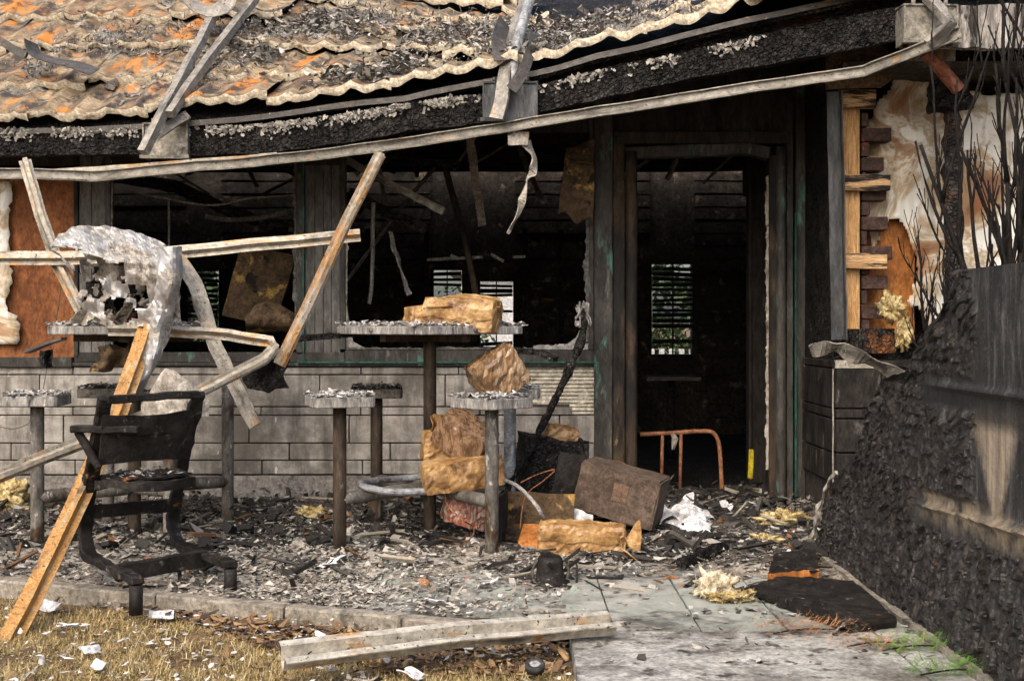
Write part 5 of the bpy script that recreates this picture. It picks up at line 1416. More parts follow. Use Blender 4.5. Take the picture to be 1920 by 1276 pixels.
strap('thin dark wire hanging against the blocks at the far left', [P(88, 690, -.3), P(78, 740, -.3), P(62, 785, -.3), P(30, 803, -.3), P(0, 800, -.3)], .003, 'wire_dark', 'hanging_wire', 'wire')
strap('thin dark wire hanging down the red board', [P(112, 470, -.6), P(115, 530, -.6), P(105, 600, -.6), P(98, 640, -.6)], .003, 'wire_dark', 'hanging_wire', 'wire')

# charred pole leaning by the door
m_ = MB(); pp_ = smoothpath([P(1086, 575, -.35), P(1094, 620, -.42), P(1075, 675, -.5), P(1045, 740, -.62), P(1010, 810, -.75), P(965, 890, -.95), G(915, 985, .02)], 8)
m_.tube(pp_, [.022 + .014 * nz(q, 14, 3) + .008 * nz(q, 40, 3) for q in pp_], 9, amp=.012, freq=26); tag(m_.build('charred_pole', MT['char']), 'long knobbly charred pole leaning by the post left of the doorway', 'pole')
crumple('ash_tuft', 'grey ash tuft clinging to the top of the charred pole', 'burnt scrap', lambda u, v: P(1092 + (u - .5) * 26, lerp(612, 566, v), -.38 - .03 * math.sin(u * 6)), 12, 16, 'cable', .03, 16, 70., lambda u, v, p: nz(p, 30, 3) > .3, solid=.006)

# pot
pot = thing('burnt_pot', G(1032, 1105), 'small black burnt pot upside down on its rim with a wire handle', 'pot')
c_ = G(1032, 1096); m_ = MB(); prof = [(.075, 0.), (.085, .006), (.082, .014), (.062, .018), (.058, .06), (.054, .10), (.050, .118), (.02, .121)]
n = 24; vs_, fs = [], []
for (r, z) in prof:
    for i in range(n):
        a = 2 * math.pi * i / n; q = Vector((c_.x + r * math.cos(a), c_.y + r * math.sin(a), z)); vs_.append(q + nzv(q, 30) * .004)
for j in range(len(prof) - 1):
    for i in range(n): fs.append((j * n + i, j * n + (i + 1) % n, (j + 1) * n + (i + 1) % n, (j + 1) * n + i))
fs.append([(len(prof) - 1) * n + i for i in range(n)]); m_.add(vs_, fs, smooth=True); m_.build('body', MT['char_smooth'], pot)
m_ = MB(); m_.tube(smoothpath([c_ + Vector((-.055, -.02, .11)), c_ + Vector((-.075, -.02, .07)), c_ + Vector((-.072, -.02, .03)), c_ + Vector((-.06, -.03, .0))], 6), .005, 6); m_.build('handle', MT['wire_dark'], pot)
m_ = MB(); m_.tube(smoothpath([c_ + Vector((.055, -.02, .10)), c_ + Vector((.075, -.02, .07)), c_ + Vector((.07, -.02, .03))], 6), .006, 6); m_.build('handle', MT['wire_dark'], pot)
m_ = MB(); m_.gbox((.04, .03, .03), (3, 3, 3), Matrix.Translation(c_ + Vector((-.02, 0, .125))), .008, 20); m_.build('stub', MT['char_smooth'], pot)
# little wheel in the grass
wh = thing('small_wheel', G(1003, 1262), 'small black caster wheel lying in the dry grass', 'wheel')
c_ = G(1003, 1254); m_ = MB()
def ring(m_, c, r0, r1, h, n=20, tilt=.35):
    vs_, fs = [], []
    R_ = Matrix.Rotation(tilt, 3, 'X')
    for (r, z) in ((r0, 0), (r1, 0), (r1 * 1.03, h * .5), (r1, h), (r0, h)):
        for i in range(n):
            a = 2 * math.pi * i / n; vs_.append(c + R_ @ Vector((r * math.cos(a), r * math.sin(a), z)))
    for j in range(5):
        for i in range(n): fs.append((j * n + i, j * n + (i + 1) % n, ((j + 1) % 5) * n + (i + 1) % n, ((j + 1) % 5) * n + i))
    m_.add(vs_, fs, smooth=True)
ring(m_, c_ + Vector((0, 0, .0)), .018, .031, .022); m_.build('tyre', MT['rubber'], wh)
m_ = MB(); ring(m_, c_ + Vector((0, 0, .006)), .004, .0178, .016); m_.build('hub', MT['cable'], wh)

# boards and blocks at the right
def slab(name, label, pts, th, mat, seed, edge=None):
    """flat irregular board lying on the ground: pts are its outline on the ground"""
    q = [G(*p) for p in pts]; c = sum(q, Vector()) / len(q); m_ = MB(); rings = []
    outl = []
    for a, b in zip(q, q[1:] + q[:1]):
        for i in range(10): p = a.lerp(b, i / 10); outl.append(p + nzv(p, 30, seed) * .008)
    n = len(outl); vs_ = []
    for z, k in ((.01, 1.), (.01 + th * .5, 1.012), (.01 + th, 1.)):
        vs_ += [c + (p - c) * k + Vector((0, 0, z)) for p in outl]
    for k in (.75, .5, .25): vs_ += [c + (p - c) * k + Vector((0, 0, .01 + th + .006 * nz(p, 20, seed + k))) for p in outl]
    fs, mi = [], []
    for j in range(5):
        for i in range(n): fs.append((j * n + i, j * n + (i + 1) % n, (j + 1) * n + (i + 1) % n, (j + 1) * n + i)); mi.append(1 if j < 2 and edge else 0)
    fs.append([5 * n + i for i in range(n)]); mi.append(0); fs.append(list(range(n))[::-1]); mi.append(0)
    m_.add(vs_, fs, mi); return tag(m_.build(name, [MT[mat]] + ([MT[edge]] if edge else [])), label, 'board')
slab('charred_slab', 'black charred slab lying flat in front of the big planter', [(1408, 1118), (1465, 1098), (1600, 1108), (1680, 1180), (1590, 1190), (1490, 1152)], .035, 'char_smooth', 3.)
slab('charred_block', 'black board with a raw orange edge beside the planter base', [(1440, 1102), (1452, 1062), (1530, 1050), (1534, 1092)], .05, 'char_smooth', 6., 'plywood')
bar('charred_log', [G(1275, 1056, .03), G(1330, 1036, .035), G(1400, 1010, .03)], RND(8, .03), 'char', 'charred log lying on the debris right of the gold-brown package', 'log', amp=.016, freq=22)

# insulation tufts
def tuft(label, c, size, n, mat, pal, seed, name='wool_tuft'):
    n = int(n * 1.6)
    r = thing(name, (c.x, c.y, max(0, c.z - size[2])), label, 'insulation')
    m_ = MB()
    def fn(q):
        d = Vector((q.x / size[0], q.y / size[1], q.z / size[2])); d = d.normalized() if d.length else d
        k = .50 + .85 * abs(nz(d, 2.0, seed)) + .35 * nz(d, 5, seed)
        return Vector((d.x * size[0] * k, d.y * size[1] * k, d.z * size[2] * k))
    m_.gbox((size[0] * 2, size[1] * 2, size[2] * 2), (14, 10, 10), Matrix.Translation(c), .01, 30, seed, fn, smooth=True); m_.build('clump', MT[mat], r)
    d = rng.normal(size=(n, 3)); d /= np.linalg.norm(d, axis=1)[:, None]
    k = np.array([.52 + .85 * abs(nz(x, 2.0, seed)) + .35 * nz(x, 5, seed) for x in d])
    pos = d * np.array(size) * (k * rng.uniform(.85, 1.06, n))[:, None] + np.array(c)
    v, q = strips(pos, rng.uniform(.008, .028, n), rng.uniform(.001, .0035, n), rng.uniform(-3.5, 3.5, n), rng.uniform(0, 6.28, n), rng.uniform(-1, 1, n), 4, .5, rng.uniform(-2, 2, n))
    v[:, 2] = np.maximum(v[:, 2], .004); v -= np.array(WL[r])
    o = np_mesh('fibres', v, q, MT['ash_col'], pick_cols(n, 10, pal), r); o['kind'] = 'stuff'
    return r
PALE = [(.70, .62, .47, 3), (.56, .46, .31, 2), (.34, .22, .10, .7)]
YEL = [(.60, .46, .20, 3), (.44, .30, .10, 2), (.2, .11, .04, 1), (.66, .58, .34, 1)]
OCH = [(.42, .25, .07, 3), (.28, .15, .04, 2), (.10, .06, .03, 1.4), (.5, .36, .14, 1)]
tuft('large pale wool tuft lying on the paving before the black slab', G(1342, 1125) + Vector((0, .02, .05)), (.11, .07, .085), 700, 'wool', PALE, 3.)
tuft('flat scorched edge of wool beside the large pale tuft', G(1360, 1130) + Vector((.02, 0, .025)), (.11, .05, .025), 300, 'insul', YEL, 5.)
tuft('ochre insulation heaped at the right door jamb', G(1470, 990) + Vector((0, 0, .05)), (.17, .1, .06), 800, 'insul', OCH, 7.)
tuft('brown insulation spread in front of the ochre heap by the door', G(1440, 1025) + Vector((0, 0, .03)), (.13, .09, .04), 500, 'insul', OCH, 9.)
tuft('yellowish foam lump on the ground below the windows', G(588, 985) + Vector((0, 0, .06)), (.10, .07, .055), 250, 'insul', YEL, 11.)
tuft('dark yellowish wool lump at the left edge behind the stool', G(5, 965) + Vector((0, 0, .11)), (.2, .1, .12), 400, 'insul', OCH, 13.)
tuft('yellow wool bursting out of the stripped brick corner', W(1672, 575, -.02), (.09, .06, .09), 500, 'insul', YEL, 15.)
tuft('yellow wool wad hanging below the stripped brick corner', W(1695, 625, -.06), (.055, .05, .11), 450, 'insul', YEL, 17.)

# ================================================================ charred timber screen, shrubs, burnt post
XS = 1.45
def on_screen(px, py):
    d = XS * F / (px - 960); return d - D0, CH - (py - HY) * d / F
OUT = [on_screen(*q) for q in [(1524, 1064), (1527, 1017), (1552, 917), (1600, 854), (1628, 767), (1656, 712), (1700, 694), (1724, 632), (1776, 561), (1794, 506)]]
OUT = [(z, y) for y, z in OUT]; OUT[0] = (-.02, OUT[0][1]); HP = OUT[-1][0]
scr = thing('timber_screen', (XS, -3.3, 0), 'tall black timber screen, crusted with char, its far end burnt away to a slope', 'screen')
nu, nv = 440, 190
Pf = np.zeros((nu + 1, nv + 1, 3)); cc = np.zeros((nu + 1, nv + 1, 3))
edge_pts = []
for j in range(nv + 1):
    z = lerp(-.02, HP, j / nv)
    ye = interp(z, OUT) + .018 * nz((z, 0, 0), 9) + .012 * nz((z, 0, 0), 30)
    edge_pts.append((ye, z))
    for i in range(nu + 1):
        y = lerp(ye, -4.9, i / nu)
        a = -y; b = z
        # smooth less-burnt board toward the near top, and the rail band
        m1 = (a - 3.82 - .05 * nz((a, b, 0), 6)) / .05 if b > .47 else -1
        lo, hi = .375 + .05 * (a - 3.25), .455 + .05 * (a - 3.25)
        m2 = min((a - 3.22 - .1 * nz((a, b, 3), 5)) / .12, (b - lo + .015 * nz((a, b, 1), 8)) / .02, (hi + .05 - b) / .02)
        m3 = min((a - 3.3) / .1, (.055 - abs(b - .87)) / .02)
        sm = max(0., min(1., max(m1, m2, m3) + .5))
        d = 0.0
        if sm < 1:
            wa, wb_ = a + .035 * nz((a, b, 0), 9), b + .035 * nz((a, b, 5), 9)
            sz_ = 38 - 18 * min(1, max(0, (a - 2.6) / 1.2)) * (1 if b < .4 else .4)
            ds, ps = mn.voronoi(Vector((wa * sz_, wb_ * sz_ * .8, 3.)))
            h_ = math.sin(ps[0].x * 127.1 + ps[0].y * 311.7) * 43758.5; h1 = h_ - math.floor(h_); h_ = math.sin(ps[0].x * 269.5 + ps[0].y * 183.3) * 24634.6; h2 = h_ - math.floor(h_)
            tx_, ty_ = (wa * sz_ - ps[0].x), (wb_ * sz_ * .8 - ps[0].y)
            plate = (tx_ * (h1 - .5) * 1.8 - ty_ * (h2 * 1.0 + .2)) * 1.5 + h1 * .8 - 2.2 * max(0, .12 - (ds[1] - ds[0]))
            d = (1 - sm) * (.011 * plate * (26 / sz_) + .014 * nz((a, b, 1), 5.) + .005 * nz((a, b, 1), 26.) + .003 * nz((a, b, 1), 70.) + .008)
        d += sm * (.006 * nz((a, b, 4), 4) + .002 * nz((a, b, 4), 22))
        if a > 3.2: d += .016 * math.exp(-((b - hi) / .012) ** 2) * min(1, (a - 3.2) * 4) * (.7 + nz((a, b, 2), 5)) + (.010 if b < hi else 0) * sm
        if a > 3.3: d += .012 * math.exp(-((b - .885) / .012) ** 2) * min(1, (a - 3.3) * 4)
        Pf[i, j] = (XS - d + .012, y, z); cc[i, j] = (sm, a / 6, b / 2)
idx = np.arange((nu + 1) * (nv + 1)).reshape(nu + 1, nv + 1)
q4 = np.stack([idx[:-1, :-1], idx[:-1, 1:], idx[1:, 1:], idx[1:, :-1]], -1).reshape(-1, 4)[:, ::-1]
def M_screen():
    k = NT('charred_screen'); p = k.pos(); at = k.attr('col', 'Vector'); sm = k.sep(at, 0); a = k.math('MULTIPLY', k.sep(at, 1), 6.0); b = k.math('MULTIPLY', k.sep(at, 2), 2.0)
    f = k.noise(p, 80, 4, .7); n = k.noise(p, 13, 5, .7); g = k.noise(p, 34, 4, .7)
    rc = k.ramp(n, [(.3, (.006, .0052, .0045)), (.52, (.017, .015, .013)), (.7, (.055, .048, .042))])
    rc = k.mul(rc, k.rng(g, .3, .7, .45, 2.2))
    rc = k.mix(k.math('MULTIPLY', k.step(f, .60, .70), .6), rc, (.22, .20, .18))
    rc = k.mix(k.step(k.noise(k.shift(p, (5, 5, 5)), 20, 3), .70, .73), rc, (.16, .075, .04))
    st = k.noise(k.scl(p, (1, 11, 2.2)), 1.6, 5, .75, .5); s2 = k.noise(k.scl(p, (1, 60, 2.5)), 1.0, 4, .7)
    sc_ = k.ramp(st, [(.3, (.008, .007, .006)), (.52, (.026, .024, .022)), (.7, (.09, .084, .076))])
    sc_ = k.mul(sc_, k.rng(s2, .3, .7, .6, 1.5)); sc_ = k.mix(k.math('MULTIPLY', k.step(f, .6, .7), .5), sc_, (.2, .185, .165))
    # washed tan stain running down to the rail
    hw = k.rng(b, .5, .82, .035, .21)
    da = k.math('DIVIDE', k.math('ABSOLUTE', k.math('SUBTRACT', a, k.math('ADD', 4.0, k.math('MULTIPLY', k.math('SUBTRACT', n, .5), .12)))), hw)
    blob = k.math('MULTIPLY', k.step(da, 1.15, .6), k.math('MULTIPLY', k.step(b, .495, .53), k.step(b, .86, .76)))
    sc_ = k.mix(k.math('MULTIPLY', blob, k.rng(s2, .3, .65, .35, .95)), sc_, (.36, .285, .20))
    sc_ = k.mix(k.math('MULTIPLY', k.math('MULTIPLY', k.step(b, .76, .80), k.step(b, .90, .87)), .75), sc_, (.008, .007, .0065))
    band = k.math('MULTIPLY', k.math('MULTIPLY', k.step(b, .40, .46), k.step(b, .54, .50)), k.step(a, 3.1, 3.4))
    sc_ = k.mix(k.math('MULTIPLY', band, k.step(k.noise(p, 9, 4, .7), .38, .62)), sc_, (.26, .20, .13))
    return k.done(k.mix(sm, rc, sc_), k.mix(sm, k.ramp(g, [(.35, .28), (.65, .65)]), (.75, .75, .75)), nrm=k.bump(k.math('ADD', g, k.math('MULTIPLY', f, .5)), .008, .8), spec=.35)
MT['screen'] = M_screen()
np_mesh('board_face', Pf.reshape(-1, 3) - np.array(WL[scr]), q4, MT['screen'], cc.reshape(-1, 3), scr, False)
m_ = MB(); fr = [Vector((XS + .02, y, z)) for y, z in edge_pts[::6] + [edge_pts[-1]]]; fr += [Vector((XS + .02, -4.9, HP)), Vector((XS + .02, -4.9, -.02))]
bk = [p + Vector((.05, .0, 0)) for p in fr]; n = len(fr)
m_.add(fr + bk, [list(range(n)), list(range(n, 2 * n))[::-1]] + [(i, n + i, n + (i + 1) % n, (i + 1) % n) for i in range(n)]); m_.build('core', MT['scrap'], scr)
m_ = MB(); m_.sweep([Vector((XS - .012, y + .012, z)) for y, z in edge_pts[2:70:3]], rect(.035, .022), up=(1, 0, 0), amp=.014, freq=15, scale=[.4 + .9 * abs(nz((z, 0, 0), 7)) for y, z in edge_pts[2:70:3]]); m_.build('peeled_edge', MT['scrap'], scr)
m_ = MB(); m_.sweep(dense([(XS - .012, -1.78, .012), (XS - .014, -4.9, .012)], .1), rect(.03, .03), amp=.01, freq=14); m_.build('foot_rail', MT['kerb'], scr)

def shrub(name, label, base, stems, seed, r0=.016, wob=.13):
    rs = random.Random(seed)
    t = thing(name, base, label, 'shrub')
    m_ = MB()
    def grow(p, d, L_, r, depth):
        pts = [p]; n = 6
        dd = d.copy()
        for i in range(n):
            dd = (dd + Vector((rs.uniform(-wob, wob), rs.uniform(-wob, wob), rs.uniform(-.02, .16)))).normalized()
            pts.append(pts[-1] + dd * L_ / n)
        m_.tube(pts, [max(.002, r * (1 - .55 * i / n) * rs.uniform(.75, 1.3)) for i in range(n + 1)], 6 if depth < 1 else 5)
        if depth >= 3: return
        for k in range(rs.choice((4, 5, 6)) if depth < 1 else rs.choice((2, 2, 3))):
            i = rs.randint(1 if depth else 2, n)
            ax = Vector((rs.uniform(-1, 1), rs.uniform(-.7, .7), rs.uniform(.5, 1.6))).normalized()
            grow(pts[i], (dd * .6 + ax * .6).normalized(), L_ * rs.uniform(.3, .55), r * rs.uniform(.38, .6), depth + 1)
    for (off, d, L_) in stems: grow(Vector(base) + Vector(off), Vector(d).normalized(), L_, r0 * rs.uniform(.8, 1.25), 0)
    m_.build('branches', MT['bark'], t); return t
rs = random.Random(4)
b_ = P(1790, 640, -1.7)
shrub('burnt_shrub', 'thicket of bare black stems behind the sloping end of the timber screen', (b_.x, -1.7, .0), [((rs.uniform(-.05, .12), rs.uniform(-.1, .1), .3), (rs.uniform(-.06, .05), rs.uniform(-.1, .1), 1), rs.uniform(.55, .95)) for k in range(9)], 5, .014, .11)
b_ = P(1890, 500, -2.7)
shrub('burnt_shrub', 'big bare burnt shrub rising behind the top of the timber screen', (b_.x, -2.7, .0), [((rs.uniform(-.10, .25), rs.uniform(-.1, .1), .4), (rs.uniform(-.08, .12), rs.uniform(-.1, .1), 1), rs.uniform(1.1, 1.7)) for k in range(7)], 9, .018, .13)
tr = thing('burnt_post', (2.2, -1.15, 0), 'charred upright post with a burnt knob on top against the scorched sheets', 'post')
m_ = MB(); pp_ = smoothpath([P(1790, 640, -1.02), P(1788, 520, -1.02), P(1787, 400, -1.02), P(1786, 300, -1.02), P(1785, 215, -1.02), P(1784, 180, -1.02)], 8)
m_.tube(pp_, [.046 + .02 * nz(q, 12, 1) for q in pp_], 9, amp=.018, freq=22); m_.build('stem', MT['char_grain'], tr)
m_ = MB(); m_.gbox((.19, .14, .15), (9, 7, 8), Matrix.Translation(P(1780, 178, -1.02)), .045, 12, 4.); m_.build('knob', MT['char'], tr)
# rest the stem on the pier
m_ = MB(); m_.gbox((.12, .12, P(0, 635, -1.02).z), (3, 3, 12), Matrix.Translation((P(1790, 640, -1.02).x, -1.02, P(0, 635, -1.02).z / 2)), .02, 10); m_.build('foot', MT['char'], tr)

# conifer sprigs on the ground
def sprig(label, c, size, n, mat, h=.05):
    pos = np.stack([c.x + rng.normal(0, size[0] / 2, n), c.y + rng.normal(0, size[1] / 2, n), rng.uniform(.005, h, n)], 1)
    yaw0 = rng.uniform(-.4, .9, n) + rng.choice([0, 3.14], n)
    v, q = strips(pos, rng.uniform(.02, .06, n), rng.uniform(.002, .005, n), rng.uniform(-1.2, 1.2, n), yaw0, rng.uniform(0, .8, n), 3, .2)
    v[:, 2] = np.maximum(v[:, 2], .004)
    t_ = thing('conifer_sprig', (c.x, c.y, 0), label, 'sprig')
    o = np_mesh('needles', v - np.array(WL[t_]), q, MT[mat], None, t_); o['kind'] = 'stuff'
    m_ = MB(); m_.tube(smoothpath([c + Vector((-size[0] * .7, -.02, .012)), c + Vector((0, .01, .02)), c + Vector((size[0] * .7, .03, .012))], 4), .003, 5); m_.build('twig', MT['bark'], t_)
    return t_
sprig('bright green conifer sprig at the foot of the planter', G(1715, 1222), (.16, .07), 260, 'sprig')
sprig('bright green conifer sprig at the bottom edge of the picture beside the planter', G(1790, 1268), (.16, .06), 300, 'sprig')
sprig('dead brown conifer sprig before the black slab', G(1515, 1190), (.18, .09), 300, 'sprig_brown')
sprig('dead brown conifer sprig between the green ones and the black slab', G(1640, 1215), (.14, .08), 180, 'sprig_brown', .03)

# ================================================================ stuff: debris, ash, dry grass
def ground_pts(n, pxr, pyr, seed, dens=None):
    r = np.random.default_rng(seed); out = []
    while len(out) < n:
        px = r.uniform(*pxr, n * 2); d0, d1 = CH * F / (pyr[1] - HY), CH * F / (pyr[0] - HY); d = r.uniform(d0, d1, n * 2)
        X = (px - 960) * d / F; Y = d - D0
        for x, y, a in zip(X, Y, px):
            if dens is None or r.random() < dens(x, y): out.append((x, y))
            if len(out) >= n: break
    return np.array(out)
def debris(name, label, cat, n, pts, L, Wd, pal, z0=.004, hmax=.02, curl=2.0, seedz=0, k=3, flat=.5):
    xy = pts; z = z0 + rng.uniform(0, 1, n) ** 2.2 * hmax
    if z0 > 0: z = z + np.array([max(0., h_ground(a, b) * .03, h_black(a, b) * .05 if -2.2 < b < .5 else 0.) for a, b in xy])
    pos = np.column_stack([xy, z])
    v, q = flakes(pos, (L[0] + (L[1] - L[0]) * rng.uniform(0, 1, n) ** 3.0) * .55, rng.uniform(.9, 2.4, n), np.abs(rng.normal(0, flat, n)), rng.normal(0, .35, n) * curl * .5)
    v[:, 2] = np.maximum(v[:, 2], np.repeat(z, 6) - .004)
    o = np_mesh(name, v, q, MT['ash_col'], pick_cols(n, 6, pal, .25))
    return tag(o, label, cat, None, 'stuff')
def on_paving(x, y):
    if y < kerb_y(x) + .03 and x < KERB[-1].x: return 0.0
    if y < -3.3 and x < PATH_X + .05: return 0.
    g = .25 + 1.3 * nz((x, y, 0), 1.3, 4.) + 1.0 * nz((x, y, 0), 4, 2.) + .5 * nz((x, y, 0), 12, 2.)
    if x > .2 and y < -2.35: g *= .25                     # cleaner paving in the foreground
    if y < -3.2: g *= .5
    if y > -2.2: g += .35
    return max(.03, min(1., g))
def crust(name, label, x0, x1, y0, y1, step, hf, hz, mat, z0=.004):
    nx, ny = int((x1 - x0) / step), int((y1 - y0) / step)
    V = np.zeros((nx + 1, ny + 1, 3)); H = np.zeros((nx + 1, ny + 1))
    for i in range(nx + 1):
        for j in range(ny + 1):
            x_, y_ = lerp(x0, x1, i / nx), lerp(y0, y1, j / ny)
            h = hf(x_, y_); H[i, j] = h; V[i, j] = (x_ + .006 * nz((x_, y_, 0), 40), y_ + .006 * nz((x_, y_, 5), 40), z0 + max(-.01, h) * hz)
    I = np.arange((nx + 1) * (ny + 1)).reshape(nx + 1, ny + 1)
    q = np.stack([I[:-1, :-1], I[1:, :-1], I[1:, 1:], I[:-1, 1:]], -1).reshape(-1, 4)
    hm = H.reshape(-1)[q].max(1)
    o = np_mesh(name, V.reshape(-1, 3), q[hm > 0], MT[mat], None, None, False)
    return tag(o, label, 'ash', None, 'stuff')
def oct4(x, y, s=0.):
    return .8 * nz((x, y, 0), 1.2, 3. + s) + .5 * nz((x, y, 0), 3.7, 5. + s) + .35 * nz((x, y, 0), 11, 7. + s) + .28 * abs(nz((x, y, 0), 27, 9. + s)) + .22 * abs(nz((x, y, 0), 55, 1. + s))
def h_ground(x, y):
    if (x < KERB[-1].x and y < kerb_y(x) + .05) or y < -3.3: return -1
    b = interp(y, [(-3.3, -.35), (-2.8, -.02), (-2.2, .12), (-1.7, .02), (-1.0, -.35), (0, -.5)]) - (.45 if x > .2 else 0)
    return oct4(x, y) + b
crust('ash_layer', 'uneven layer of ash and fine rubble trodden over the paving', -3.4, 2.3, -3.3, .1, .018, h_ground, .03, 'crust')
def h_black(x, y):
    return oct4(x, y, 20.) + interp(y, [(-2.1, -.7), (-1.6, -.1), (-.9, .25), (-.3, .4), (.5, .4)]) + (.25 if (.3 < x < 1.6 and y > -2.0) else 0)
crust('rubble_layer', 'black rubble banked along the wall foot and in the doorway', -3.4, 1.8, -2.2, .5, .018, h_black, .05, 'crust_black', .006)
DARK = [(.03, .026, .022, 3), (.06, .052, .044, 2), (.13, .11, .09, 1.8), (.22, .19, .155, 1.3)]
GREY = [(.19, .17, .145, 2), (.31, .278, .235, 3), (.45, .41, .355, 2.6), (.10, .088, .075, 1.2), (.24, .255, .215, 1.2)]
WHITE = [(.62, .6, .57, 3), (.5, .475, .44, 2)]
BROWN = [(.16, .075, .03, 2), (.28, .15, .06, 1.5), (.08, .045, .025, 2)]
n = 16000; debris('charred_debris', 'charred black flakes littering the paving', 'debris', n, ground_pts(n, (-60, 1980), (935, 1250), 1, on_paving), (.003, .034), (.008, .03), DARK, hmax=.022)
n = 20000; debris('grey_debris', 'grey broken flakes and chips littering the paving', 'debris', n, ground_pts(n, (-60, 1980), (940, 1250), 2, on_paving), (.003, .036), (.01, .035), GREY, hmax=.024, curl=1.4)
n = 200; debris('sheet_fragments', 'palm-sized curled grey fragments among the debris', 'debris', n, ground_pts(n, (-60, 1980), (950, 1200), 12, on_paving), (.03, .10), (.01, .035), GREY, hmax=.03, curl=2.6)
n = 4200; debris('white_ash', 'white ash scraps scattered over paving and path', 'ash', n, ground_pts(n, (-60, 1980), (945, 1276), 3, on_paving), (.004, .026), (.006, .022), WHITE, hmax=.02, curl=1.5)
n = 1500; debris('brown_debris', 'brown splinters scattered over the paving', 'debris', n, ground_pts(n, (-60, 1980), (940, 1250), 4, on_paving), (.006, .028), (.004, .012), BROWN, hmax=.02)
def near_wall(x, y): return 1.0 if y > -1.6 + .5 * nz((x, y, 0), 2) else .12
n = 7000; debris('rubble_heap', 'black heaped rubble along the foot of the wall and in the doorway', 'debris', n, ground_pts(n, (-60, 1560), (925, 1000), 5, near_wall), (.006, .04), (.01, .04), DARK, hmax=.06, flat=.8)
def pale_zone(x, y):
    if y < kerb_y(x) + .05: return 0.
    return max(0., .75 - abs(x + .9) / 1.5 + .5 * nz((x, y, 0), 3, 7.)) if y < -1.7 else .03
n = 14000; debris('pale_ash', 'cream-coloured crumbled ash covering the paving behind the kerb', 'ash', n, ground_pts(n, (-60, 1300), (980, 1160), 15, pale_zone), (.003, .024), (.01, .03), [(.46, .41, .34, 3), (.36, .315, .255, 3), (.56, .52, .45, 1.5), (.22, .185, .145, 1.3)], z0=.008, hmax=.024, curl=1.4)
# charcoal lumps and burnt sticks
def lumps(name, label, n, pts, L, asp, pal, hmax=.05):
    c = np.column_stack([pts, np.zeros(n)])
    c[:, 2] = [max(.004, h_ground(a, b) * .03, h_black(a, b) * .05 if -2.2 < b < .5 else 0.) + random.random() ** 2 * hmax for a, b in pts]
    sx = rng.uniform(*L, n); sy = sx / rng.uniform(*asp, n); sz = sy * rng.uniform(.5, 1, n)
    base = np.array([(-1, -1, -1), (1, -1, -1), (1, 1, -1), (-1, 1, -1), (-1, -1, 1), (1, -1, 1), (1, 1, 1), (-1, 1, 1)], float) * .5
    v = base[None] * np.stack([sx, sy, sz], -1)[:, None, :] * rng.uniform(.65, 1.2, (n, 8, 3))
    ya, ro_, pi_ = rng.uniform(0, 6.28, n), rng.uniform(-1, 1, n), rng.normal(0, .25, n)
    cy, sy_, cr, sr_, cp, sp = np.cos(ya), np.sin(ya), np.cos(ro_), np.sin(ro_), np.cos(pi_), np.sin(pi_)
    X, Y_, Z = v[..., 0], v[..., 1] * cr[:, None] - v[..., 2] * sr_[:, None], v[..., 1] * sr_[:, None] + v[..., 2] * cr[:, None]
    X, Z = X * cp[:, None] - Z * sp[:, None], X * sp[:, None] + Z * cp[:, None]
    V = np.stack([X * cy[:, None] - Y_ * sy_[:, None], X * sy_[:, None] + Y_ * cy[:, None], Z], -1) + c[:, None, :]
    q = np.array([(0, 3, 2, 1), (4, 5, 6, 7), (0, 1, 5, 4), (1, 2, 6, 5), (2, 3, 7, 6), (3, 0, 4, 7)])
    Q = (q[None] + (np.arange(n) * 8)[:, None, None]).reshape(-1, 4)
    return tag(np_mesh(name, V.reshape(-1, 3), Q, MT['ash_col'], pick_cols(n, 8, pal, .25)), label, 'debris', None, 'stuff')
BLK = [(.014, .012, .010, 4), (.03, .026, .022, 2), (.08, .07, .058, 1), (.16, .075, .03, .5)]
n = 650; lumps('charcoal', 'black charcoal lumps strewn below the wall and before the door', n, ground_pts(n, (-60, 1560), (930, 1040), 21, lambda x, y: max(.05, .5 + 1.2 * nz((x, y, 0), 2.2, 9.))), (.02, .07), (1., 2.2), BLK)
n = 420; lumps('burnt_sticks', 'burnt splinters and sticks lying criss-cross in the rubble', n, ground_pts(n, (-60, 1560), (935, 1110), 22, lambda x, y: 0. if (x < KERB[-1].x and y < kerb_y(x) + .1) else max(.08, .35 + 1.2 * nz((x, y, 0), 1.8, 5.))), (.08, .24), (7., 16.), BLK + [(.3, .26, .2, 1.5)], .06)
n = 260; lumps('rubble_chips', 'pale plaster and tile chips among the ash', n, ground_pts(n, (-60, 1560), (940, 1120), 23, lambda x, y: 0. if (x < KERB[-1].x and y < kerb_y(x) + .1) else .5), (.015, .06), (1.2, 3.), [(.42, .39, .34, 3), (.28, .25, .21, 2), (.26, .29, .24, 1), (.35, .16, .07, .7)], .02)
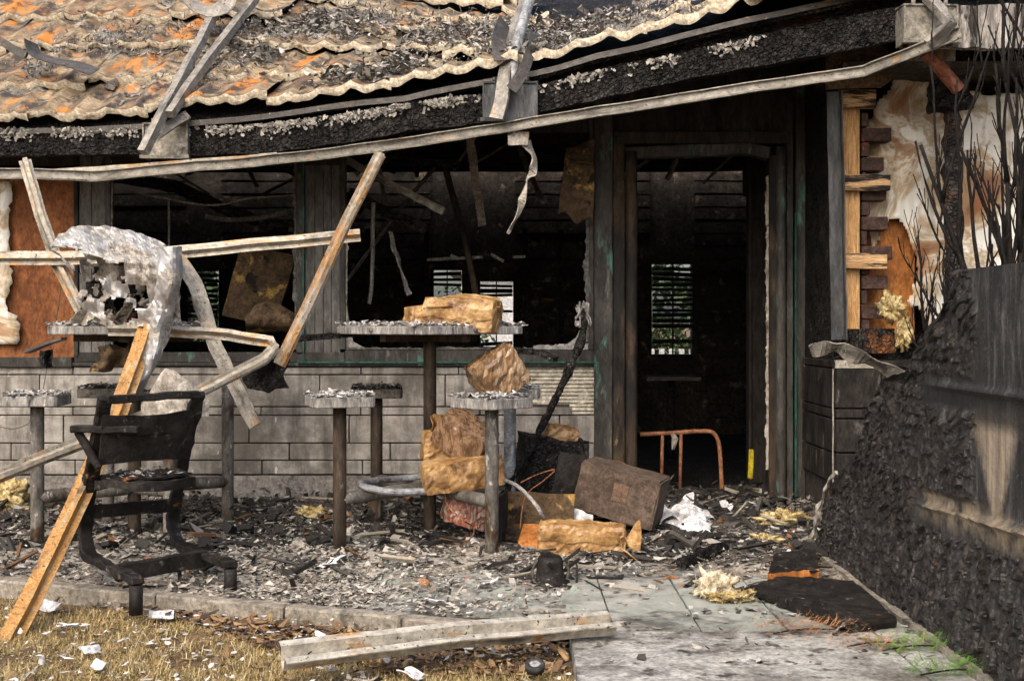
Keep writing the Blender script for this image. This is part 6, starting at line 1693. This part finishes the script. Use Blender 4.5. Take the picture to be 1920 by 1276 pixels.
# larger curled scraps: things one can count
SCR = [(565, 1040, .10, 'large curled pale sheet fragment on the debris left of the pot'), (612, 1070, .09, 'crumpled rust-and-white scrap in the debris before the bar stools'), (240, 1050, .08, 'flat pale scrap on the ground under the burnt chair'), (90, 1125, .08, 'white paper scrap on the grass beside the orange channel'), (130, 1160, .06, 'grey paper scrap on the grass right of the white one'), (870, 1062, .08, 'pale bent fragment on the paving left of the pot'), (915, 1105, .055, 'white ash flake in front of the pot'), (820, 1140, .06, 'white ash patch at the kerb'), (700, 1085, .06, 'grey bent fragment in the middle of the debris'), (770, 1252, .07, 'white ash sheet in the grass below the fallen channel'), (940, 1215, .06, 'grey paper scrap under the fallen channel'), (170, 1205, .045, 'small white scrap in the dry grass at the left'), (185, 1232, .035, 'tiny white scrap low in the dry grass at the left'), (60, 1245, .05, 'pale scrap in the grass at the bottom left corner'), (300, 1140, .06, 'cluster of white ash on the soil behind the grass'), (450, 980, .09, 'dark curved sheet by the wall left of the foam lump'), (240, 965, .1, 'pale folded sheet under the left bar table'), (400, 975, .09, 'bent metal sheet between the left bar table posts'), (480, 960, .09, 'bent ashy lath end by the wall'), (1575, 1190, .03, 'small pale chip before the planter'), (60, 1030, .09, 'dark slate-like sheet at the left behind the orange channel'), (1050, 1062, .05, 'burnt paper edge beside the pot'), (690, 1262, .06, 'pale scrap at the bottom edge in the grass'), (520, 1120, .05, 'grey flake on the paving near the kerb')]
for k, (px, py, sz, lab) in enumerate(SCR):
    c = G(px, py); a0 = random.uniform(0, 6.28); zc = -.045 if (c.y < kerb_y(c.x) and c.x < PATH_X) else .005
    cx_, sx_ = math.cos(a0), math.sin(a0); cu = random.uniform(.3, 1.2)
    def fn(u, v):
        x, y = (u - .5) * sz * 2, (v - .5) * sz * 1.3
        return Vector((c.x + x * cx_ - y * sx_, c.y + x * sx_ + y * cx_, zc + .02 + cu * sz * .9 * (u - .3) ** 2 + .01 * math.sin(v * 6)))
    dark = ('dark' in lab)
    crumple('scrap', lab, 'scrap', fn, 14, 10, 'char_fine' if dark else ('paper' if 'white' in lab else 'scrap'), sz * .22, 20, 80. + k * 3, lambda u, v, p: max(abs(u - .5), abs(v - .5)) > .40 + .12 * nz(p, 35, 2.), solid=.003)

# dry grass and mulch
def on_lawn(x, y):
    if y > kerb_y(x) - .07 or x > PATH_X - .02: return 0.
    ky = kerb_y(x) - y
    bare = interp(x, [(-1.6, .05), (-1.2, .14), (-.9, .32), (-.4, .36), (.1, .25)])
    g = min(1., max(0., (ky - bare) / .12 + .35 * nz((x, y, 0), 7)))
    return max(.02, g * (.55 + .9 * nz((x, y, 3), 3) + .6 * nz((x, y, 3), 10)))
n = 60000; xy = ground_pts(n, (-100, 1090), (1085, 1330), 7, on_lawn)
pos = np.column_stack([xy, np.full(n, -.06)])
lean = rng.uniform(-.1, 1.2, n)
v, q = strips(pos, rng.uniform(.014, .05, n), rng.uniform(.002, .004, n), rng.uniform(-2.2, 1.0, n), rng.uniform(0, 6.28, n), lean, 3, .12)
v[:, 2] = np.maximum(v[:, 2], -.058)
o = np_mesh('dry_grass', v, q, MT['ash_col'], pick_cols(n, 8, [(.48, .35, .15, 4), (.36, .25, .095, 3), (.62, .51, .28, 2), (.22, .14, .055, 1.8), (.17, .19, .045, .5)], .3)); tag(o, 'dry straw-coloured lawn grass in the foreground', 'grass', None, 'stuff')
def on_mulch(x, y):
    ky = kerb_y(x) - y
    if ky < .04 or x > PATH_X - .02: return 0.
    bare = interp(x, [(-1.6, .05), (-1.2, .16), (-.9, .42), (-.4, .55), (.1, .42)])
    return 1.0 if ky < bare + .1 * nz((x, y, 0), 7) else .03
n = 6000; debris('mulch', 'brown mulch chips and ash on the bare soil by the kerb', 'mulch', n, ground_pts(n, (-60, 1090), (1100, 1290), 8, on_mulch), (.012, .04), (.005, .018), [(.14, .08, .04, 3), (.22, .13, .06, 2), (.07, .045, .03, 1.5), (.34, .22, .10, 1.5)], z0=-.056, hmax=.025)
n = 900; debris('white_ash', 'white ash scraps scattered over the grass and soil', 'ash', n, ground_pts(n, (-60, 1090), (1110, 1290), 9, lambda x, y: (.8 if y < kerb_y(x) - .05 and x < PATH_X else 0) * (1.2 if on_lawn(x, y) < .4 else .25)), (.005, .026), (.008, .03), WHITE, z0=-.04, hmax=.03, curl=1.5)

# ash and shredded skin on the roof tiles
def roof_debris(name, label, n, patches, pal, L, Wd, h):
    pos, nr = [], []
    for (px, up, spx, sup, w) in patches:
        m = int(n * w)
        for _ in range(m):
            s = s_of(min(1600, max(-150, random.gauss(px, spx)))); u = max(.02, random.gauss(up, sup))
            q = roof_pt(s, u) + roof_n(s) * (wavef(s) + .045 + random.random() ** 2 * h)
            pos.append(q)
    pos = np.array(pos); n = len(pos); h = n * 2 // 3
    v, q = flakes(pos[:h], rng.uniform(*L, h) * .42, rng.uniform(.8, 2.2, h), np.abs(rng.normal(.3, .6, h)), rng.normal(0, .7, h))
    v2, q2 = strips(pos[h:], rng.uniform(*L, n - h), rng.uniform(*Wd, n - h), rng.uniform(-3, 3, n - h), rng.uniform(0, 6.28, n - h), rng.uniform(-.4, 1.0, n - h), 4, .9, rng.uniform(-2, 2, n - h))
    cols = np.concatenate([pick_cols(h, 6, pal, .25), pick_cols(n - h, 10, pal, .25)])
    o = np_mesh(name, np.concatenate([v, v2]), np.concatenate([q, q2 + len(v)]), MT['ash_col'], cols); return tag(o, label, 'ash', None, 'stuff')
PT = [(1010, .45, 60, .25, .16), (900, .62, 50, .2, .10), (1090, .5, 50, .2, .10), (760, .95, 55, .15, .10), (730, .32, 25, .12, .07), (660, .15, 45, .06, .07), (520, 1.05, 60, .12, .09), (420, .75, 40, .2, .07), (310, .85, 60, .1, .06), (120, .85, 50, .1, .05), (600, 1.35, 80, .1, .06), (830, 1.15, 60, .2, .07), (20, .5, 25, .1, .02), (340, .3, 40, .15, .03), (1200, .3, 60, .12, .05), (960, .12, 60, .05, .05)]
def roof_crust():
    vs_, q, ns_, nu_ = [], [], 520, 110
    s0, s1 = s_of(-60), s_of(1500); H = np.zeros((ns_ + 1, nu_ + 1)); V = np.zeros((ns_ + 1, nu_ + 1, 3))
    for i in range(ns_ + 1):
        s = lerp(s0, s1, i / ns_); px = interp(s, ES); n_ = roof_n(s); wv = wavef(s)
        for j in range(nu_ + 1):
            up = .03 + 1.75 * j / nu_
            den = 0.
            for (ppx, pu, spx, sup, w_) in PT:
                e_ = ((px - ppx) / (spx * 1.35)) ** 2 + ((up - pu) / (sup * 1.35)) ** 2
                if e_ < 6: den += math.exp(-e_)
            h = min(1.1, den) - .52 + .6 * nz((s, up, 0), 5, 3.) + .4 * nz((s, up, 0), 14, 5.) + .35 * abs(nz((s, up, 0), 33, 7.)) + .2 * abs(nz((s, up, 0), 70, 7.))
            H[i, j] = h; step_ = .034 * (1 - (up % ROWL) / ROWL)
            V[i, j] = roof_pt(s, up) + n_ * (wv + step_ + .012 + max(-.02, h) * .05)
    I = np.arange((ns_ + 1) * (nu_ + 1)).reshape(ns_ + 1, nu_ + 1)
    q = np.stack([I[:-1, :-1], I[1:, :-1], I[1:, 1:], I[:-1, 1:]], -1).reshape(-1, 4)
    hm = H.reshape(-1)[q].max(1)
    tag(np_mesh('roof_crust', V.reshape(-1, 3), q[hm > 0], MT['crust_roof']), 'clotted grey ash crust lying over the roof tiles', 'ash', None, 'stuff')
roof_crust()
roof_debris('roof_ash', 'grey shredded ash and burnt skin lying on the roof tiles', 8000, PT, [(.22, .20, .175, 3), (.33, .30, .26, 3), (.11, .098, .085, 1.6), (.5, .47, .43, 1.3)], (.008, .045), (.004, .014), .06)
pos = []
while len(pos) < 1700:
    px = random.choice((random.uniform(0, 260), random.uniform(350, 900), random.uniform(350, 900), random.uniform(1005, 1500)))
    if nz((px / 60., 0, 0), 1, 3.) + .5 * nz((px / 17., 0, 0), 1, 5.) < random.uniform(-.35, .45): continue
    p = P(px, interp(px, [(a, b - c) for a, b, c in FASC]) + abs(random.gauss(0, 8)) - 3, eave_Y(px) + .035 - random.uniform(0, .012)); pos.append(p)
pos = np.array(pos); n = len(pos)
v, q = flakes(np.zeros((n, 3)), rng.uniform(.003, .013, n), rng.uniform(.8, 2, n), np.abs(rng.normal(.5, .4, n)), rng.normal(0, .6, n))
v = v[:, [0, 2, 1]] + np.repeat(pos, 6, 0)
tag(np_mesh('fascia_ash', v, q, MT['ash_col'], pick_cols(n, 6, [(.42, .385, .335, 2), (.3, .275, .24, 2), (.16, .145, .125, 1.5)])), 'pale ash fringe hanging along the charred fascia beam', 'ash', None, 'stuff')
